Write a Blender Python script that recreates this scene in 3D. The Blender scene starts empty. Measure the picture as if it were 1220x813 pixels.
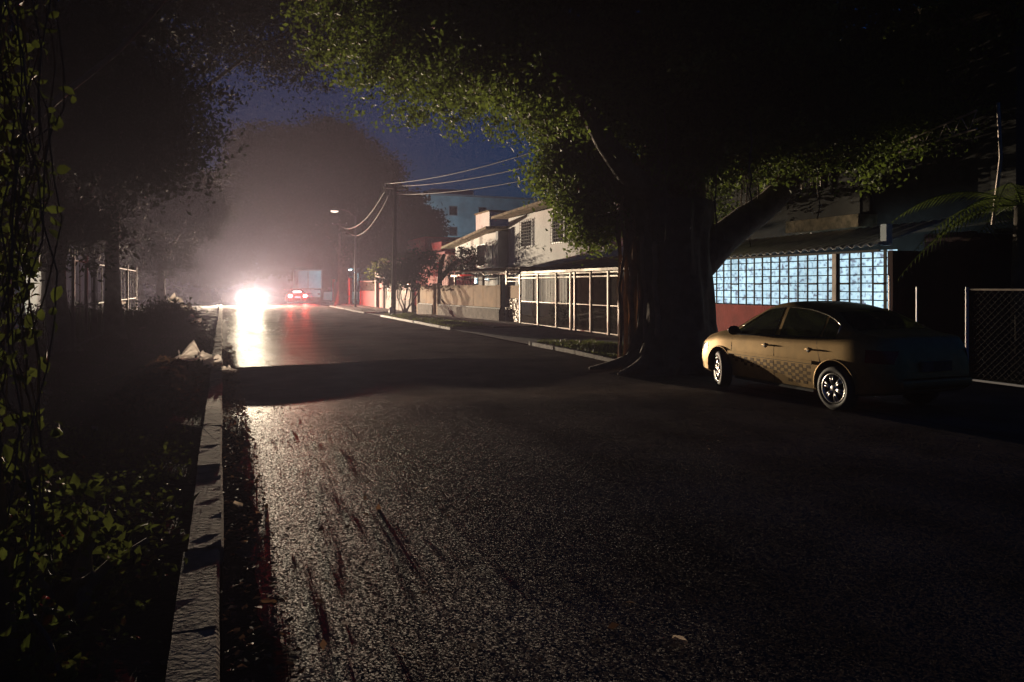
import bpy, bmesh, math, random
import numpy as np
from mathutils import Vector, Matrix
R = math.radians
random.seed(7); rng = np.random.default_rng(11)
S = bpy.context.scene
COL = S.collection

# ---------------------------------------------------------------- camera, sky, exposure
cam_d = bpy.data.cameras.new('camera'); cam = bpy.data.objects.new('camera', cam_d); COL.objects.link(cam)
cam.location = (0, 0, 1.7); cam.rotation_euler = (R(90), 0, R(-21.4))
cam_d.sensor_width = 36; cam_d.lens = 26.0; cam_d.shift_y = -65.5/1220
cam_d.clip_start = .05; cam_d.clip_end = 2000
S.camera = cam
W = bpy.data.worlds.new('World'); S.world = W; W.use_nodes = True
wn = W.node_tree.nodes; wl = W.node_tree.links
sky = wn.new('ShaderNodeTexSky'); sky.sky_type = 'NISHITA'; sky.sun_disc = False
sky.sun_elevation = R(-1.0); sky.sun_rotation = R(60); sky.air_density = 1.0; sky.ozone_density = 3.0
tint = wn.new('ShaderNodeMix'); tint.data_type = 'RGBA'; tint.blend_type = 'MULTIPLY'; tint.inputs[0].default_value = 1
tint.inputs[7].default_value = (.02, .44, .85, 1)      # the deep blue of the last light
wl.new(sky.outputs[0], tint.inputs[6]); wl.new(tint.outputs[2], wn['Background'].inputs['Color'])
wn['Background'].inputs['Strength'].default_value = 0.15
S.view_settings.view_transform = 'Standard'; S.view_settings.look = 'None'
S.view_settings.exposure = 0.0; S.view_settings.gamma = 1.0; S.view_settings.use_curve_mapping = False
S.cycles.use_denoising = True
S.cycles.denoiser = 'OPENIMAGEDENOISE'
S.cycles.denoising_input_passes = 'RGB_ALBEDO'
S.cycles.max_bounces = 4; S.cycles.diffuse_bounces = 2; S.cycles.glossy_bounces = 2
S.cycles.transmission_bounces = 3; S.cycles.transparent_max_bounces = 8; S.cycles.volume_bounces = 1
S.cycles.sample_clamp_indirect = 4.0; S.cycles.sample_clamp_direct = 0.0
S.cycles.caustics_reflective = False; S.cycles.caustics_refractive = False

# ---------------------------------------------------------------- materials
def mat(name, col, rough=.7, metal=0., var=.25, vscale=3., bump=0., bscale=30., spec=.5, emit=None, estr=0., trans=0., coat=0., island=0., col2=None, alpha=None):
    m = bpy.data.materials.new(name); m.use_nodes = True
    n = m.node_tree.nodes; l = m.node_tree.links; p = n['Principled BSDF']
    p.inputs['Roughness'].default_value = rough; p.inputs['Metallic'].default_value = metal
    p.inputs['Specular IOR Level'].default_value = spec; p.inputs['Coat Weight'].default_value = coat
    tc = n.new('ShaderNodeTexCoord')
    nz = n.new('ShaderNodeTexNoise'); nz.inputs['Scale'].default_value = vscale; nz.inputs['Detail'].default_value = 5
    l.new(tc.outputs['Object'], nz.inputs['Vector'])
    rp = n.new('ShaderNodeMapRange'); rp.inputs[1].default_value = .3; rp.inputs[2].default_value = .7
    l.new(nz.outputs[0], rp.inputs[0])
    mx = n.new('ShaderNodeMix'); mx.data_type = 'RGBA'
    c2 = col2 if col2 else tuple(c*(1-var) for c in col)
    c1 = col if col2 else tuple(min(1, c*(1+var)) for c in col)
    mx.inputs[6].default_value = (*c2, 1); mx.inputs[7].default_value = (*c1, 1)
    l.new(rp.outputs[0], mx.inputs[0])
    out = mx.outputs[2]
    if island:
        g = n.new('ShaderNodeNewGeometry'); h = n.new('ShaderNodeHueSaturation')
        mr = n.new('ShaderNodeMapRange'); mr.inputs[3].default_value = 1-island; mr.inputs[4].default_value = 1+island
        l.new(g.outputs['Random Per Island'], mr.inputs[0]); l.new(mr.outputs[0], h.inputs['Value'])
        l.new(out, h.inputs['Color']); out = h.outputs[0]
    l.new(out, p.inputs['Base Color'])
    if bump:
        b = n.new('ShaderNodeBump'); b.inputs['Strength'].default_value = 1.0; b.inputs['Distance'].default_value = bump
        z = n.new('ShaderNodeTexNoise'); z.inputs['Scale'].default_value = bscale; z.inputs['Detail'].default_value = 4
        l.new(tc.outputs['Object'], z.inputs['Vector']); l.new(z.outputs[0], b.inputs['Height']); l.new(b.outputs[0], p.inputs['Normal'])
    if emit:
        p.inputs['Emission Color'].default_value = (*emit, 1); p.inputs['Emission Strength'].default_value = estr
    if alpha is not None: p.inputs['Alpha'].default_value = alpha
    if trans:
        t = n.new('ShaderNodeBsdfTranslucent'); l.new(out, t.inputs['Color'])
        ms = n.new('ShaderNodeMixShader'); ms.inputs[0].default_value = trans
        l.new(p.outputs[0], ms.inputs[1]); l.new(t.outputs[0], ms.inputs[2]); l.new(ms.outputs[0], n['Material Output'].inputs[0])
    return m

def road_mat():
    m = mat('asphalt', (.15, .12, .10), rough=.5, var=.45, vscale=.9)
    n = m.node_tree.nodes; l = m.node_tree.links; p = n['Principled BSDF']; tc = n['Texture Coordinate']; p.inputs['Specular IOR Level'].default_value = .5
    v = n.new('ShaderNodeTexVoronoi'); v.inputs['Scale'].default_value = 118; l.new(tc.outputs['Object'], v.inputs['Vector'])
    z = n.new('ShaderNodeTexNoise'); z.inputs['Scale'].default_value = 70; z.inputs['Detail'].default_value = 6; z.inputs['Roughness'].default_value = .7
    l.new(tc.outputs['Object'], z.inputs['Vector'])
    s = n.new('ShaderNodeMath'); s.operation = 'SUBTRACT'; l.new(z.outputs[0], s.inputs[0])
    k = n.new('ShaderNodeMath'); k.operation = 'MULTIPLY'; k.inputs[1].default_value = .45; l.new(v.outputs['Distance'], k.inputs[0]); l.new(k.outputs[0], s.inputs[1])
    b = n.new('ShaderNodeBump'); b.inputs['Strength'].default_value = 1; b.inputs['Distance'].default_value = .005
    l.new(s.outputs[0], b.inputs['Height'])
    # every stone chip in the surface is tilted its own way
    c1 = n.new('ShaderNodeVectorMath'); c1.operation = 'SUBTRACT'; c1.inputs[1].default_value = (.5, .5, .5); l.new(v.outputs['Color'], c1.inputs[0])
    c2 = n.new('ShaderNodeVectorMath'); c2.operation = 'MULTIPLY'; c2.inputs[1].default_value = (1.7, 1.2, .1); l.new(c1.outputs[0], c2.inputs[0])
    c3 = n.new('ShaderNodeVectorMath'); c3.operation = 'ADD'; l.new(c2.outputs[0], c3.inputs[0]); l.new(b.outputs[0], c3.inputs[1])
    c4 = n.new('ShaderNodeVectorMath'); c4.operation = 'NORMALIZE'; l.new(c3.outputs[0], c4.inputs[0]); l.new(c4.outputs[0], p.inputs['Normal'])
    # damp, worn patches differ in gloss
    w = n.new('ShaderNodeTexNoise'); w.inputs['Scale'].default_value = .8; w.inputs['Detail'].default_value = 4
    mp = n.new('ShaderNodeMapping'); mp.inputs['Scale'].default_value = (1, .25, 1); l.new(tc.outputs['Object'], mp.inputs[0]); l.new(mp.outputs[0], w.inputs['Vector'])
    r = n.new('ShaderNodeMapRange'); r.inputs[1].default_value = .35; r.inputs[2].default_value = .65; r.inputs[3].default_value = .40; r.inputs[4].default_value = .52
    l.new(w.outputs[0], r.inputs[0]); l.new(r.outputs[0], p.inputs['Roughness'])
    # dust and bitumen film: most of the surface is matt, the bare damp stone shines
    d = n.new('ShaderNodeBsdfDiffuse'); l.new(n['Mix'].outputs[2], d.inputs['Color']); b2 = n.new('ShaderNodeBump'); b2.inputs['Strength'].default_value = 1; b2.inputs['Distance'].default_value = .012; l.new(s.outputs[0], b2.inputs['Height']); 
    c5 = n.new('ShaderNodeVectorMath'); c5.operation = 'MULTIPLY'; c5.inputs[1].default_value = (2.6, 2.6, .2); l.new(c1.outputs[0], c5.inputs[0])
    c6 = n.new('ShaderNodeVectorMath'); c6.operation = 'ADD'; l.new(c5.outputs[0], c6.inputs[0]); l.new(b2.outputs[0], c6.inputs[1])
    c7 = n.new('ShaderNodeVectorMath'); c7.operation = 'NORMALIZE'; l.new(c6.outputs[0], c7.inputs[0]); l.new(c7.outputs[0], d.inputs['Normal'])
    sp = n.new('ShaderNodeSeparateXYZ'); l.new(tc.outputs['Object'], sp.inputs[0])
    fy = n.new('ShaderNodeFloatCurve'); cu = fy.mapping.curves[0]      # road brightness graded into the gloss mix by distance, dimmest nearest the camera
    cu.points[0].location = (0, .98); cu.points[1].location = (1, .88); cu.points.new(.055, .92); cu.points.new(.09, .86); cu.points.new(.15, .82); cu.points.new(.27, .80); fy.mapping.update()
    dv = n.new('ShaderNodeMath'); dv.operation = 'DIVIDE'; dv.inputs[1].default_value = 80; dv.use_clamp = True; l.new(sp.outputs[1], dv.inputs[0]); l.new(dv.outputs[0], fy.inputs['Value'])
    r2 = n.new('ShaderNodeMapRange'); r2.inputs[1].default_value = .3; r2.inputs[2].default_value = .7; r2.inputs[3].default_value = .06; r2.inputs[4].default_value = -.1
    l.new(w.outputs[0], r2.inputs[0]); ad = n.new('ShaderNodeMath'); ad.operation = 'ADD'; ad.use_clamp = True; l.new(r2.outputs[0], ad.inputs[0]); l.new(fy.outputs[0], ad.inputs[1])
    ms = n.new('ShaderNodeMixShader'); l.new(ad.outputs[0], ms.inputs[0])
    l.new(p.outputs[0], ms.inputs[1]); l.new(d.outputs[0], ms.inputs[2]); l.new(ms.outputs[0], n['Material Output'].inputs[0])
    return m
M = {
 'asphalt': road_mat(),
 'soil': mat('soil', (.02, .017, .013), .95, bump=.05, bscale=9, spec=.2),
 'gutter': mat('gutter_silt', (.022, .019, .015), .95, bump=.02, bscale=40, spec=.15),
 'concrete': mat('concrete', (.36, .29, .20), .9, col2=(.09, .085, .05), vscale=5, bump=.02, bscale=34, spec=.15),
 'kerbface': mat('kerb_face', (.19, .17, .14), .8, bump=.006, bscale=50),
 'paving': mat('paving', (.17, .15, .13), .85, var=.3, bump=.01, bscale=15),
 'white_wall': mat('white_render', (.80, .78, .77), .9, var=.08, vscale=1.2, bump=.004, bscale=20),
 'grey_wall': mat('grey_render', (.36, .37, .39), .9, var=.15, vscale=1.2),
 'blue_wall': mat('pale_blue_render', (.42, .58, .62), .9, var=.35, vscale=.35),
 'pink_wall': mat('pink_render', (.66, .42, .40), .9, var=.1),
 'red_glow_wall': mat('red_glow_render', (.40, .04, .045), .85, var=.2, vscale=2),  # red tail lamp light on the pink house, put into the paint
 'salmon': mat('salmon_wall', (.55, .08, .07), .85, var=.22, vscale=2.5, bump=.006, bscale=18),
 'deep_red': mat('deep_red_render', (.14, .010, .012), .9, var=.2),
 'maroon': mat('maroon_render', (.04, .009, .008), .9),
 'red_roof': mat('red_roof', (.30, .05, .06), .8),
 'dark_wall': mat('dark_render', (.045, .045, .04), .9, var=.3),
 'tan_panel': mat('weathered_board', (.64, .40, .22), .85, var=.3, vscale=1.6, col2=(.38, .23, .13), bump=.006, bscale=14),
 'block': mat('block_base', (.22, .19, .16), .9, var=.35, vscale=3, bump=.02, bscale=8),
 'steel': mat('painted_steel', (.5, .42, .36), .55, .3, var=.3, vscale=6),
 'dark_steel': mat('dark_steel', (.07, .065, .06), .7, .0, spec=.2),
 'white_steel': mat('white_steel', (.7, .7, .72), .45, .1, var=.12),
 'rust': mat('rusty_sheet', (.22, .13, .09), .8, .2, var=.4, vscale=4),
 'zinc': mat('corrugated_zinc', (.5, .5, .5), .5, .5, var=.25),
 'wire': mat('cable_sheath', (.16, .15, .15), .6),
 'bark': mat('fig_bark', (.13, .10, .075), .9, var=.4, vscale=4, bump=.03, bscale=7),
 'lit_bark': mat('lit_root_bark', (.34, .22, .14), .85, var=.35, vscale=5, bump=.01, bscale=12),  # warm headlight on the trunk-side roots, put into a lighter bark colour
 'dark_bark': mat('dark_bark', (.09, .075, .06), .9, var=.4, vscale=4, bump=.03, bscale=7),
 'leaf': mat('fig_leaf', (.13, .18, .032), .6, spec=.25, trans=.45, island=.5, var=.35, vscale=.7),
 'leaf_dark': mat('dark_leaf', (.024, .036, .016), .8, spec=.15, trans=.04, var=.1),
 'leaf_vine': mat('vine_leaf', (.085, .11, .022), .6, spec=.25, trans=.4, island=.0, var=.6, vscale=9),
 'grass': mat('grass_blade', (.10, .12, .03), .6, trans=.4, island=.5),
 'dry': mat('dry_leaf', (.16, .09, .05), .7, trans=.4, island=.6),
 'pale_leaf': mat('pale_fallen_leaf', (.6, .5, .38), .6, trans=.5, island=.2),
 'bag': mat('crumpled_plastic', (.8, .76, .70), .4, trans=.7, var=.1),
 'twig': mat('twig', (.12, .09, .06), .9),
 'gold': mat('car_paint_gold', (.40, .265, .11), .50, .85, var=.12, vscale=8),
 'checker': mat('checker_decal', (.15, .09, .035), .52, .7, var=.1),
 'silver': mat('alloy', (.8, .78, .75), .28, .9, var=.05),
 'rubber': mat('tyre_rubber', (.045, .043, .04), .65),
 'black': mat('black_plastic', (.015, .015, .015), .4),
 'glass_dark': mat('car_glass', (.02, .022, .025), .06, spec=.8, var=.05),
 'chrome': mat('chrome_trim', (.75, .7, .6), .2, 1., var=.03),
 'lamp_clear': mat('clear_lens', (.6, .6, .6), .15, emit=None),
 'redpaint': mat('car_paint_red', (.45, .03, .03), .35, .2, coat=.5, var=.05),
 'darkpaint': mat('car_paint_dark', (.05, .05, .06), .35, .2, coat=.5, var=.05),
 'headlight_on': mat('lit_headlight', (1, .95, .85), emit=(1, .88, .68), estr=12),
 'tail_on': mat('lit_tail_lamp', (1, .3, .2), emit=(1, .06, .06), estr=70),
 'brake_on': mat('lit_brake_lamp', (1, .6, .6), emit=(1, .45, .45), estr=12),
 'tail_off': mat('unlit_tail_lamp', (.35, .02, .02), .2),
 'plate': mat('number_plate', (.8, .8, .8), .5, var=.04, emit=(.9, .75, 1.), estr=.6),
 'box_blue': mat('pale_blue_box_panel', (.62, .74, .80), .6, var=.08),
 'truck_white': mat('white_truck_paint', (.8, .82, .82), .5, var=.05),
 'street_globe': mat('street_lamp_lens', (.8, .75, .7), .3, emit=(1, .85, .7), estr=1.6),
 'cool_lamp': mat('cool_tube_lamp', (.8, .9, 1), .3, emit=(.45, .85, 1), estr=3),
 'blue_window': mat('lit_blue_glass', (.5, .8, .9), .3, emit=(.35, .8, 1.), estr=1.1),
}
def curtain_mat():
    m = mat('patterned_curtain', (.5, .6, .65), .8)
    n = m.node_tree.nodes; l = m.node_tree.links; p = n['Principled BSDF']; tc = n['Texture Coordinate']
    z = n.new('ShaderNodeTexNoise'); z.inputs['Scale'].default_value = 11; z.inputs['Detail'].default_value = 3; l.new(tc.outputs['Object'], z.inputs['Vector'])
    cr = n.new('ShaderNodeValToRGB'); e = cr.color_ramp.elements
    e[0].position = .36; e[0].color = (.16, .17, .22, 1); e[1].position = .45; e[1].color = (.48, .70, .84, 1)
    x = cr.color_ramp.elements.new(.62); x.color = (.62, .88, .97, 1)
    l.new(z.outputs[0], cr.inputs[0]); l.new(cr.outputs[0], p.inputs['Emission Color'])
    big = n.new('ShaderNodeTexNoise'); big.inputs['Scale'].default_value = .9; big.inputs['Detail'].default_value = 1; l.new(tc.outputs['Object'], big.inputs['Vector'])
    br = n.new('ShaderNodeMapRange'); br.inputs[1].default_value = .3; br.inputs[2].default_value = .7; br.inputs[3].default_value = .75; br.inputs[4].default_value = 1.3
    l.new(big.outputs[0], br.inputs[0]); l.new(br.outputs[0], p.inputs['Emission Strength'])
    return m
M['curtain'] = curtain_mat()

# ---------------------------------------------------------------- helpers
def wl_(parent):
    v = Vector((0, 0, 0))
    while parent is not None: v += parent.location; parent = parent.parent
    return v
class MB:
    def __init__(s): s.bm = bmesh.new()
    def box(s, x0, x1, y0, y1, z0, z1, bev=0.):
        r = bmesh.ops.create_cube(s.bm, size=1)['verts']
        for v in r: v.co = Vector((x0+(v.co.x+.5)*(x1-x0), y0+(v.co.y+.5)*(y1-y0), z0+(v.co.z+.5)*(z1-z0)))
        if bev:
            es = list({e for v in r for e in v.link_edges})
            bmesh.ops.bevel(s.bm, geom=es, offset=bev, segments=2, affect='EDGES', profile=.6)
        return s
    def tube(s, pts, rad, seg=8, caps=True, ridge=0., nr=5):
        pts = [Vector(p) for p in pts]
        if not hasattr(rad, '__len__'): rad = [rad]*len(pts)
        rings = []; up = None
        for i, p in enumerate(pts):
            t = (pts[min(i+1, len(pts)-1)]-pts[max(i-1, 0)]).normalized()
            if up is None: up = Vector((1, 0, 0)) if abs(t.x) < .9 else Vector((0, 1, 0))
            a = (up-t*up.dot(t)).normalized(); up = a; b = t.cross(a)
            ring = []
            for k in range(seg):
                th = 2*math.pi*k/seg; rr = rad[i]
                if ridge: rr *= 1+ridge*math.sin(nr*th+i*.25)+ridge*.6*math.sin((nr*2+1)*th-i*.2+1)
                ring.append(s.bm.verts.new(p+a*rr*math.cos(th)+b*rr*math.sin(th)))
            rings.append(ring)
        for A, B in zip(rings, rings[1:]):
            for k in range(seg): s.bm.faces.new((A[k], A[(k+1) % seg], B[(k+1) % seg], B[k]))
        if caps:
            s.bm.faces.new(rings[0][::-1]); s.bm.faces.new(rings[-1])
        return s
    def poly(s, pts, th=None):
        vs = [s.bm.verts.new(p) for p in pts]; f = s.bm.faces.new(vs)
        if th:
            r = bmesh.ops.extrude_face_region(s.bm, geom=[f])
            bmesh.ops.translate(s.bm, verts=[g for g in r['geom'] if isinstance(g, bmesh.types.BMVert)], vec=Vector(th))
            bmesh.ops.recalc_face_normals(s.bm, faces=s.bm.faces)
        return s
    def grid(s, nu, nv, fn):
        V = [[s.bm.verts.new(fn(u/nu, v/nv)) for v in range(nv+1)] for u in range(nu+1)]
        for u in range(nu):
            for v in range(nv): s.bm.faces.new((V[u][v], V[u+1][v], V[u+1][v+1], V[u][v+1]))
        return s
    def lathe_x(s, prof, seg=32, cx=0, cy=0, cz=0):
        rings = []
        for x, r in prof: rings.append([s.bm.verts.new((cx+x, cy+r*math.cos(2*math.pi*k/seg), cz+r*math.sin(2*math.pi*k/seg))) for k in range(seg)])
        for A, B in zip(rings, rings[1:]):
            for k in range(seg): s.bm.faces.new((A[k], A[(k+1) % seg], B[(k+1) % seg], B[k]))
        return s
    def build(s, name, m, parent=None, smooth=False, local=False):
        me = bpy.data.meshes.new(name)
        if parent is not None and not local: bmesh.ops.translate(s.bm, verts=s.bm.verts, vec=-wl_(parent))
        s.bm.to_mesh(me); s.bm.free()
        if smooth: me.shade_smooth()
        me.materials.append(m if not isinstance(m, str) else M[m])
        o = bpy.data.objects.new(name, me); COL.objects.link(o); o.parent = parent
        return o
def tag(o, label=None, cat=None, group=None, kind=None):
    if label: o['label'] = label
    if cat: o['category'] = cat
    if group: o['group'] = group
    if kind: o['kind'] = kind
    return o
def thing(name, label, cat, loc=(0, 0, 0), rz=0., group=None):
    o = bpy.data.objects.new(name, None); COL.objects.link(o); o.empty_display_size = .2
    o.location = loc; o.rotation_euler = (0, 0, rz)
    return tag(o, label, cat, group)
def kids(o): return [c for c in bpy.data.objects if c.parent == o]
def dup(o, parent=None):
    c = o.copy(); COL.objects.link(c); c.parent = parent
    for ch in kids(o): dup(ch, c)
    return c
def quads_mesh(name, V, m, parent=None):
    """V: (n,4,3) array of quads as one mesh, world coords minus the parent's place"""
    V = np.asarray(V, dtype=np.float32)
    if parent is not None: V = V-np.array(wl_(parent), dtype=np.float32)
    n = len(V); me = bpy.data.meshes.new(name)
    me.vertices.add(n*4); me.vertices.foreach_set('co', V.reshape(-1))
    me.loops.add(n*4); me.loops.foreach_set('vertex_index', np.arange(n*4, dtype=np.int32))
    me.polygons.add(n); me.polygons.foreach_set('loop_start', np.arange(0, n*4, 4, dtype=np.int32))
    me.update(calc_edges=True); me.materials.append(M[m])
    o = bpy.data.objects.new(name, me); COL.objects.link(o); o.parent = parent
    return o
def leaves(c, size, asp=.5, droop=.3, flat=0.):
    """leaf-shaped quads at the centres c (n,3)"""
    n = len(c); d = rng.normal(size=(n, 3)); d[:, 2] -= droop
    d[:, 2] *= (1-flat)
    d /= np.linalg.norm(d, axis=1, keepdims=True)+1e-9
    q = rng.normal(size=(n, 3)); 
    if flat: q = q*(1-flat)+np.array([0, 0, 1.])*flat; q = np.cross(q, d)
    q -= d*(q*d).sum(1, keepdims=True); q /= np.linalg.norm(q, axis=1, keepdims=True)+1e-9
    s = size*(.6+.8*rng.random((n, 1))); nrm = np.cross(d, q)
    a = c-d*s*.5; b = c+q*s*asp*.5+nrm*s*.08; e = c+d*s*.5-nrm*s*.06; f = c-q*s*asp*.5+nrm*s*.08
    return np.stack([a, b, e, f], axis=1)
def fine_leaves(c, size, asp=.5, droop=.3, flat=0.):
    L = leaves(c, size, asp, droop, flat); a, b, e, f = L[:, 0], L[:, 1], L[:, 2], L[:, 3]
    q = (b-f)*.5; m = (b+f)*.5; nz = np.cross(e-a, q); nz /= np.linalg.norm(nz, axis=1, keepdims=True)+1e-9; k = np.linalg.norm(e-a, axis=1, keepdims=True)
    st = [a-nz*0, a*.72+e*.28+nz*k*.05, a*.42+e*.58+nz*k*.05, a*.16+e*.84-nz*k*.02, e-nz*k*.14]; w = [.08, .92, .95, .5, .03]; cup = nz*k*.07; Q = []
    for i in range(4):
        for sg in (-1, 1):
            Q.append(np.stack([st[i], st[i+1], st[i+1]+sg*q*w[i+1]+cup*w[i+1], st[i]+sg*q*w[i]+cup*w[i]], 1))
    return np.concatenate(Q)
def crown_pts(lobes, leaves_per, spread):
    """lobes: (cx,cy,cz, rx,ry,rz, clumps)"""
    out = []
    for cx, cy, cz, rx, ry, rz, k in lobes:
        d = rng.normal(size=(k, 3)); d /= np.linalg.norm(d, axis=1, keepdims=True)
        r = rng.random((k, 1))**.45
        r *= 1+.16*np.sin(d[:, :1]*5+cx)*np.cos(d[:, 1:2]*6+cy)+.10*rng.normal(size=(k, 1))
        p = np.array([cx, cy, cz])+d*r*np.array([rx, ry, rz])
        m = leaves_per
        o = p[:, None, :]+rng.normal(size=(k, m, 3))*spread*np.array([1, 1, .6])*(.5+rng.random((k, 1, 1)))
        out.append(o.reshape(-1, 3))
    return np.concatenate(out)

# ---------------------------------------------------------------- the ground
def sst(a, b, x):
    t = min(1, max(0, (x-a)/(b-a))); return t*t*(3-2*t)
def gz(x, y):
    yy = y+.05*x+.28*math.sin(x*1.1+.6)+.1*math.sin(x*3.3)
    dip = sst(10.0, 12.4, yy)*(1-sst(14.4, 17.2, yy))
    fade = 1-.6*sst(5, 9, x)
    wob = .006*math.sin(x*1.7+y*.31)+.008*math.sin(y*.23+1)+.004*math.sin(y*.9+x*.5)
    return -.075*dip*fade+wob*sst(9, 5, abs(x-4)+0)
def ys_list(a, b):
    out = [a]; y = a
    while y < b:
        y += .25 if -2 < y < 24 else (1. if y < 60 else 4.)
        out.append(min(y, b))
    return out
def sheet(name, xs, ys, zf, m, label=None, kind='structure', smooth=True):
    mb = MB(); V = [[mb.bm.verts.new((x, y, zf(x, y))) for x in xs] for y in ys]
    for j in range(len(ys)-1):
        for i in range(len(xs)-1): mb.bm.faces.new((V[j][i], V[j][i+1], V[j+1][i+1], V[j+1][i]))
    o = mb.build(name, m, smooth=smooth); o['kind'] = kind
    if label: o['label'] = label
    return o
YS = ys_list(-6, 200)
lin = lambda a, b, n: [a+(b-a)*i/n for i in range(n+1)]
sheet('ground', lin(-400, 400, 4), lin(-400, 600, 4), lambda x, y: -.35, 'soil', 'dark earth around the street')
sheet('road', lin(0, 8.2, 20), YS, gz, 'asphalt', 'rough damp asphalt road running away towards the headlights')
def vz(x, y): return gz(0, y)+.09+.05*math.sin(x*2.1+y)*math.sin(y*.7)+.03*math.sin(x*5+y*3.1)-.03*sst(-1, 0, x)
sheet('verge', [-60, -30, -15, -8]+lin(-5, -.2, 30), YS, vz, 'soil', 'dark earth verge between the kerb and the garden fence')
# gutter silt with a ragged edge
mb = MB(); prev = None
for y in ys_list(-3, 40):
    w = .2+.06*math.sin(y*2.3)+.05*math.sin(y*5.7+1)+.03*math.sin(y*11)
    a = mb.bm.verts.new((.004, y, gz(0, y)+.018)); b = mb.bm.verts.new((w, y, gz(w, y)+.006))
    if prev: mb.bm.faces.new((prev[0], prev[1], b, a))
    prev = (a, b)
tag(mb.build('gutter', 'gutter', smooth=True), 'dark silt lying in the gutter along the kerb', kind='structure')
# left kerb, sections with small gaps and tilts
def kerb_run(name, x0, x1, y0, y1, top, step=1.15, m='concrete', gap=.014):
    k = MB(); y = y0
    while y < y1:
        e = min(y+step*random.uniform(.85, 1.15), y1); d = random.uniform(-.004, .003); s = random.uniform(-.014, .012)
        n = max(1, int((e-y)/.12)); rows = []
        for i in range(n+1):
            t = y+gap+(e-y-2*gap)*i/n; g = gz((x0+x1)/2, t); j = lambda: random.uniform(-.0012, .0012)
            rows.append([k.bm.verts.new(q) for q in ((x0+s, t, g-.3), (x0+s+j()*1.5, t, g+top+d+j()), ((x0+x1)/2+s, t, g+top+d+j()), (x1+s-.015, t, g+top+d+j()), (x1+s, t, g+top+d-.02), (x1+s, t, g-.3))])
        for A, B in zip(rows, rows[1:]):
            for i in range(5): k.bm.faces.new((A[i], A[i+1], B[i+1], B[i]))
        k.bm.faces.new(rows[0]); k.bm.faces.new(rows[-1][::-1])
        y = e
    bmesh.ops.recalc_face_normals(k.bm, faces=k.bm.faces)
    o = k.build(name, m); o['kind'] = 'structure'; return o
kerb_run('kerb', -.2, .0, -3, 70, .12)['label'] = 'worn concrete kerb along the near side of the road'
# right side
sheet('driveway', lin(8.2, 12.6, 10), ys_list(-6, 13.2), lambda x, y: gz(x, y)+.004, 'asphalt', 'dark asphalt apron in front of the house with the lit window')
def vr(x, y): return gz(8.2, y)+.085+.02*math.sin(x*3+y)+.02*math.sin(y*1.9)
sheet('verge', lin(8.32, 10.3, 8), ys_list(13.2, 19.6), vr, 'soil', 'grassy strip at the foot of the big fig tree')
sheet('verge', lin(8.32, 10.0, 8), ys_list(27.6, 41), vr, 'soil', 'grassy strip beside the utility pole')
sheet('verge', lin(8.32, 9.6, 8), ys_list(46, 62), vr, 'soil', 'grassy strip in front of the red garden wall')
sheet('pavement', lin(8.2, 12.6, 6), ys_list(19.6, 27.6), lambda x, y: gz(x, y)+.03, 'paving', 'worn driveway crossing in front of the wire gates')
sheet('pavement', lin(8.2, 12.6, 6), ys_list(41, 46), lambda x, y: gz(x, y)+.03, 'paving', 'driveway crossing beyond the utility pole')
sheet('pavement', lin(10.3, 12.6, 3), ys_list(13.2, 19.6), lambda x, y: .09, 'paving', 'pavement behind the big fig tree')
sheet('pavement', lin(10.0, 12.6, 3), ys_list(27.6, 41), lambda x, y: .09, 'paving', 'pavement under the weathered board fence')
sheet('pavement', lin(9.6, 12.6, 3), ys_list(46, 80), lambda x, y: .09, 'paving', 'pavement along the red garden wall')
sheet('yard', [12.6, 20, 60], ys_list(-6, 160), lambda x, y: .08, 'soil', 'dark yards behind the fences on the right')
kerb_run('kerb', 8.2, 8.32, 13.2, 19.6, .1, m='kerbface')['label'] = 'pale kerb of the grassy strip by the fig tree'
kerb_run('kerb', 8.2, 8.32, 27.6, 41, .1, m='kerbface')['label'] = 'pale kerb of the grassy strip by the utility pole'
kerb_run('kerb', 8.2, 8.32, 46, 62, .1, m='soil')['label'] = 'far pale kerb before the red garden wall'
k = MB(); k.box(8.2, 10.3, 19.5, 19.62, -.2, .1); k.build('kerb', 'kerbface')['kind'] = 'structure'
k = MB(); k.box(8.2, 10.0, 27.5, 27.6, -.2, .1); k.build('kerb', 'kerbface')['kind'] = 'structure'

def blades(name, x0, x1, y0, y1, n, h, m, zf, w=.012, label=None, dens=None):
    c = np.stack([rng.uniform(x0, x1, n), rng.uniform(y0, y1, n)], 1)
    if dens is not None: c = c[np.array([rng.random() < dens(*p) for p in c])]
    n = len(c); z = np.array([zf(*p) for p in c]); hh = h*(.4+rng.random(n)); an = rng.random(n)*6.28; le = rng.normal(size=(n, 2))*.45
    base = np.column_stack([c, z-.01]); dx = np.column_stack([np.cos(an), np.sin(an), np.zeros(n)])*w
    mid = base+np.column_stack([le*hh[:, None]*.35, hh*.6]); tip = base+np.column_stack([le*hh[:, None], hh])
    Q = np.stack([base-dx, base+dx, mid+dx*.7, tip], 1)
    o = quads_mesh(name, Q, m); return tag(o, label, 'grass', kind='stuff')
cl = lambda x, y: .25+.75*(math.sin(x*4+1)*math.sin(y*2.3+x)+.2 > 0)
blades('grass', 8.4, 10.2, 13.4, 19.5, 5000, .09, 'grass', vr, .014, 'sunlit-green short grass beside the fig tree roots'.replace('sunlit-green ', ''), cl)
blades('grass', 8.4, 9.9, 27.8, 40.8, 7000, .1, 'grass', vr, .02, 'short grass on the strip by the utility pole', cl)
blades('grass', -5, -.25, 1, 30, 9000, .12, 'leaf_dark', vz, .01, 'sparse dark grass on the near verge', cl)
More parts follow.
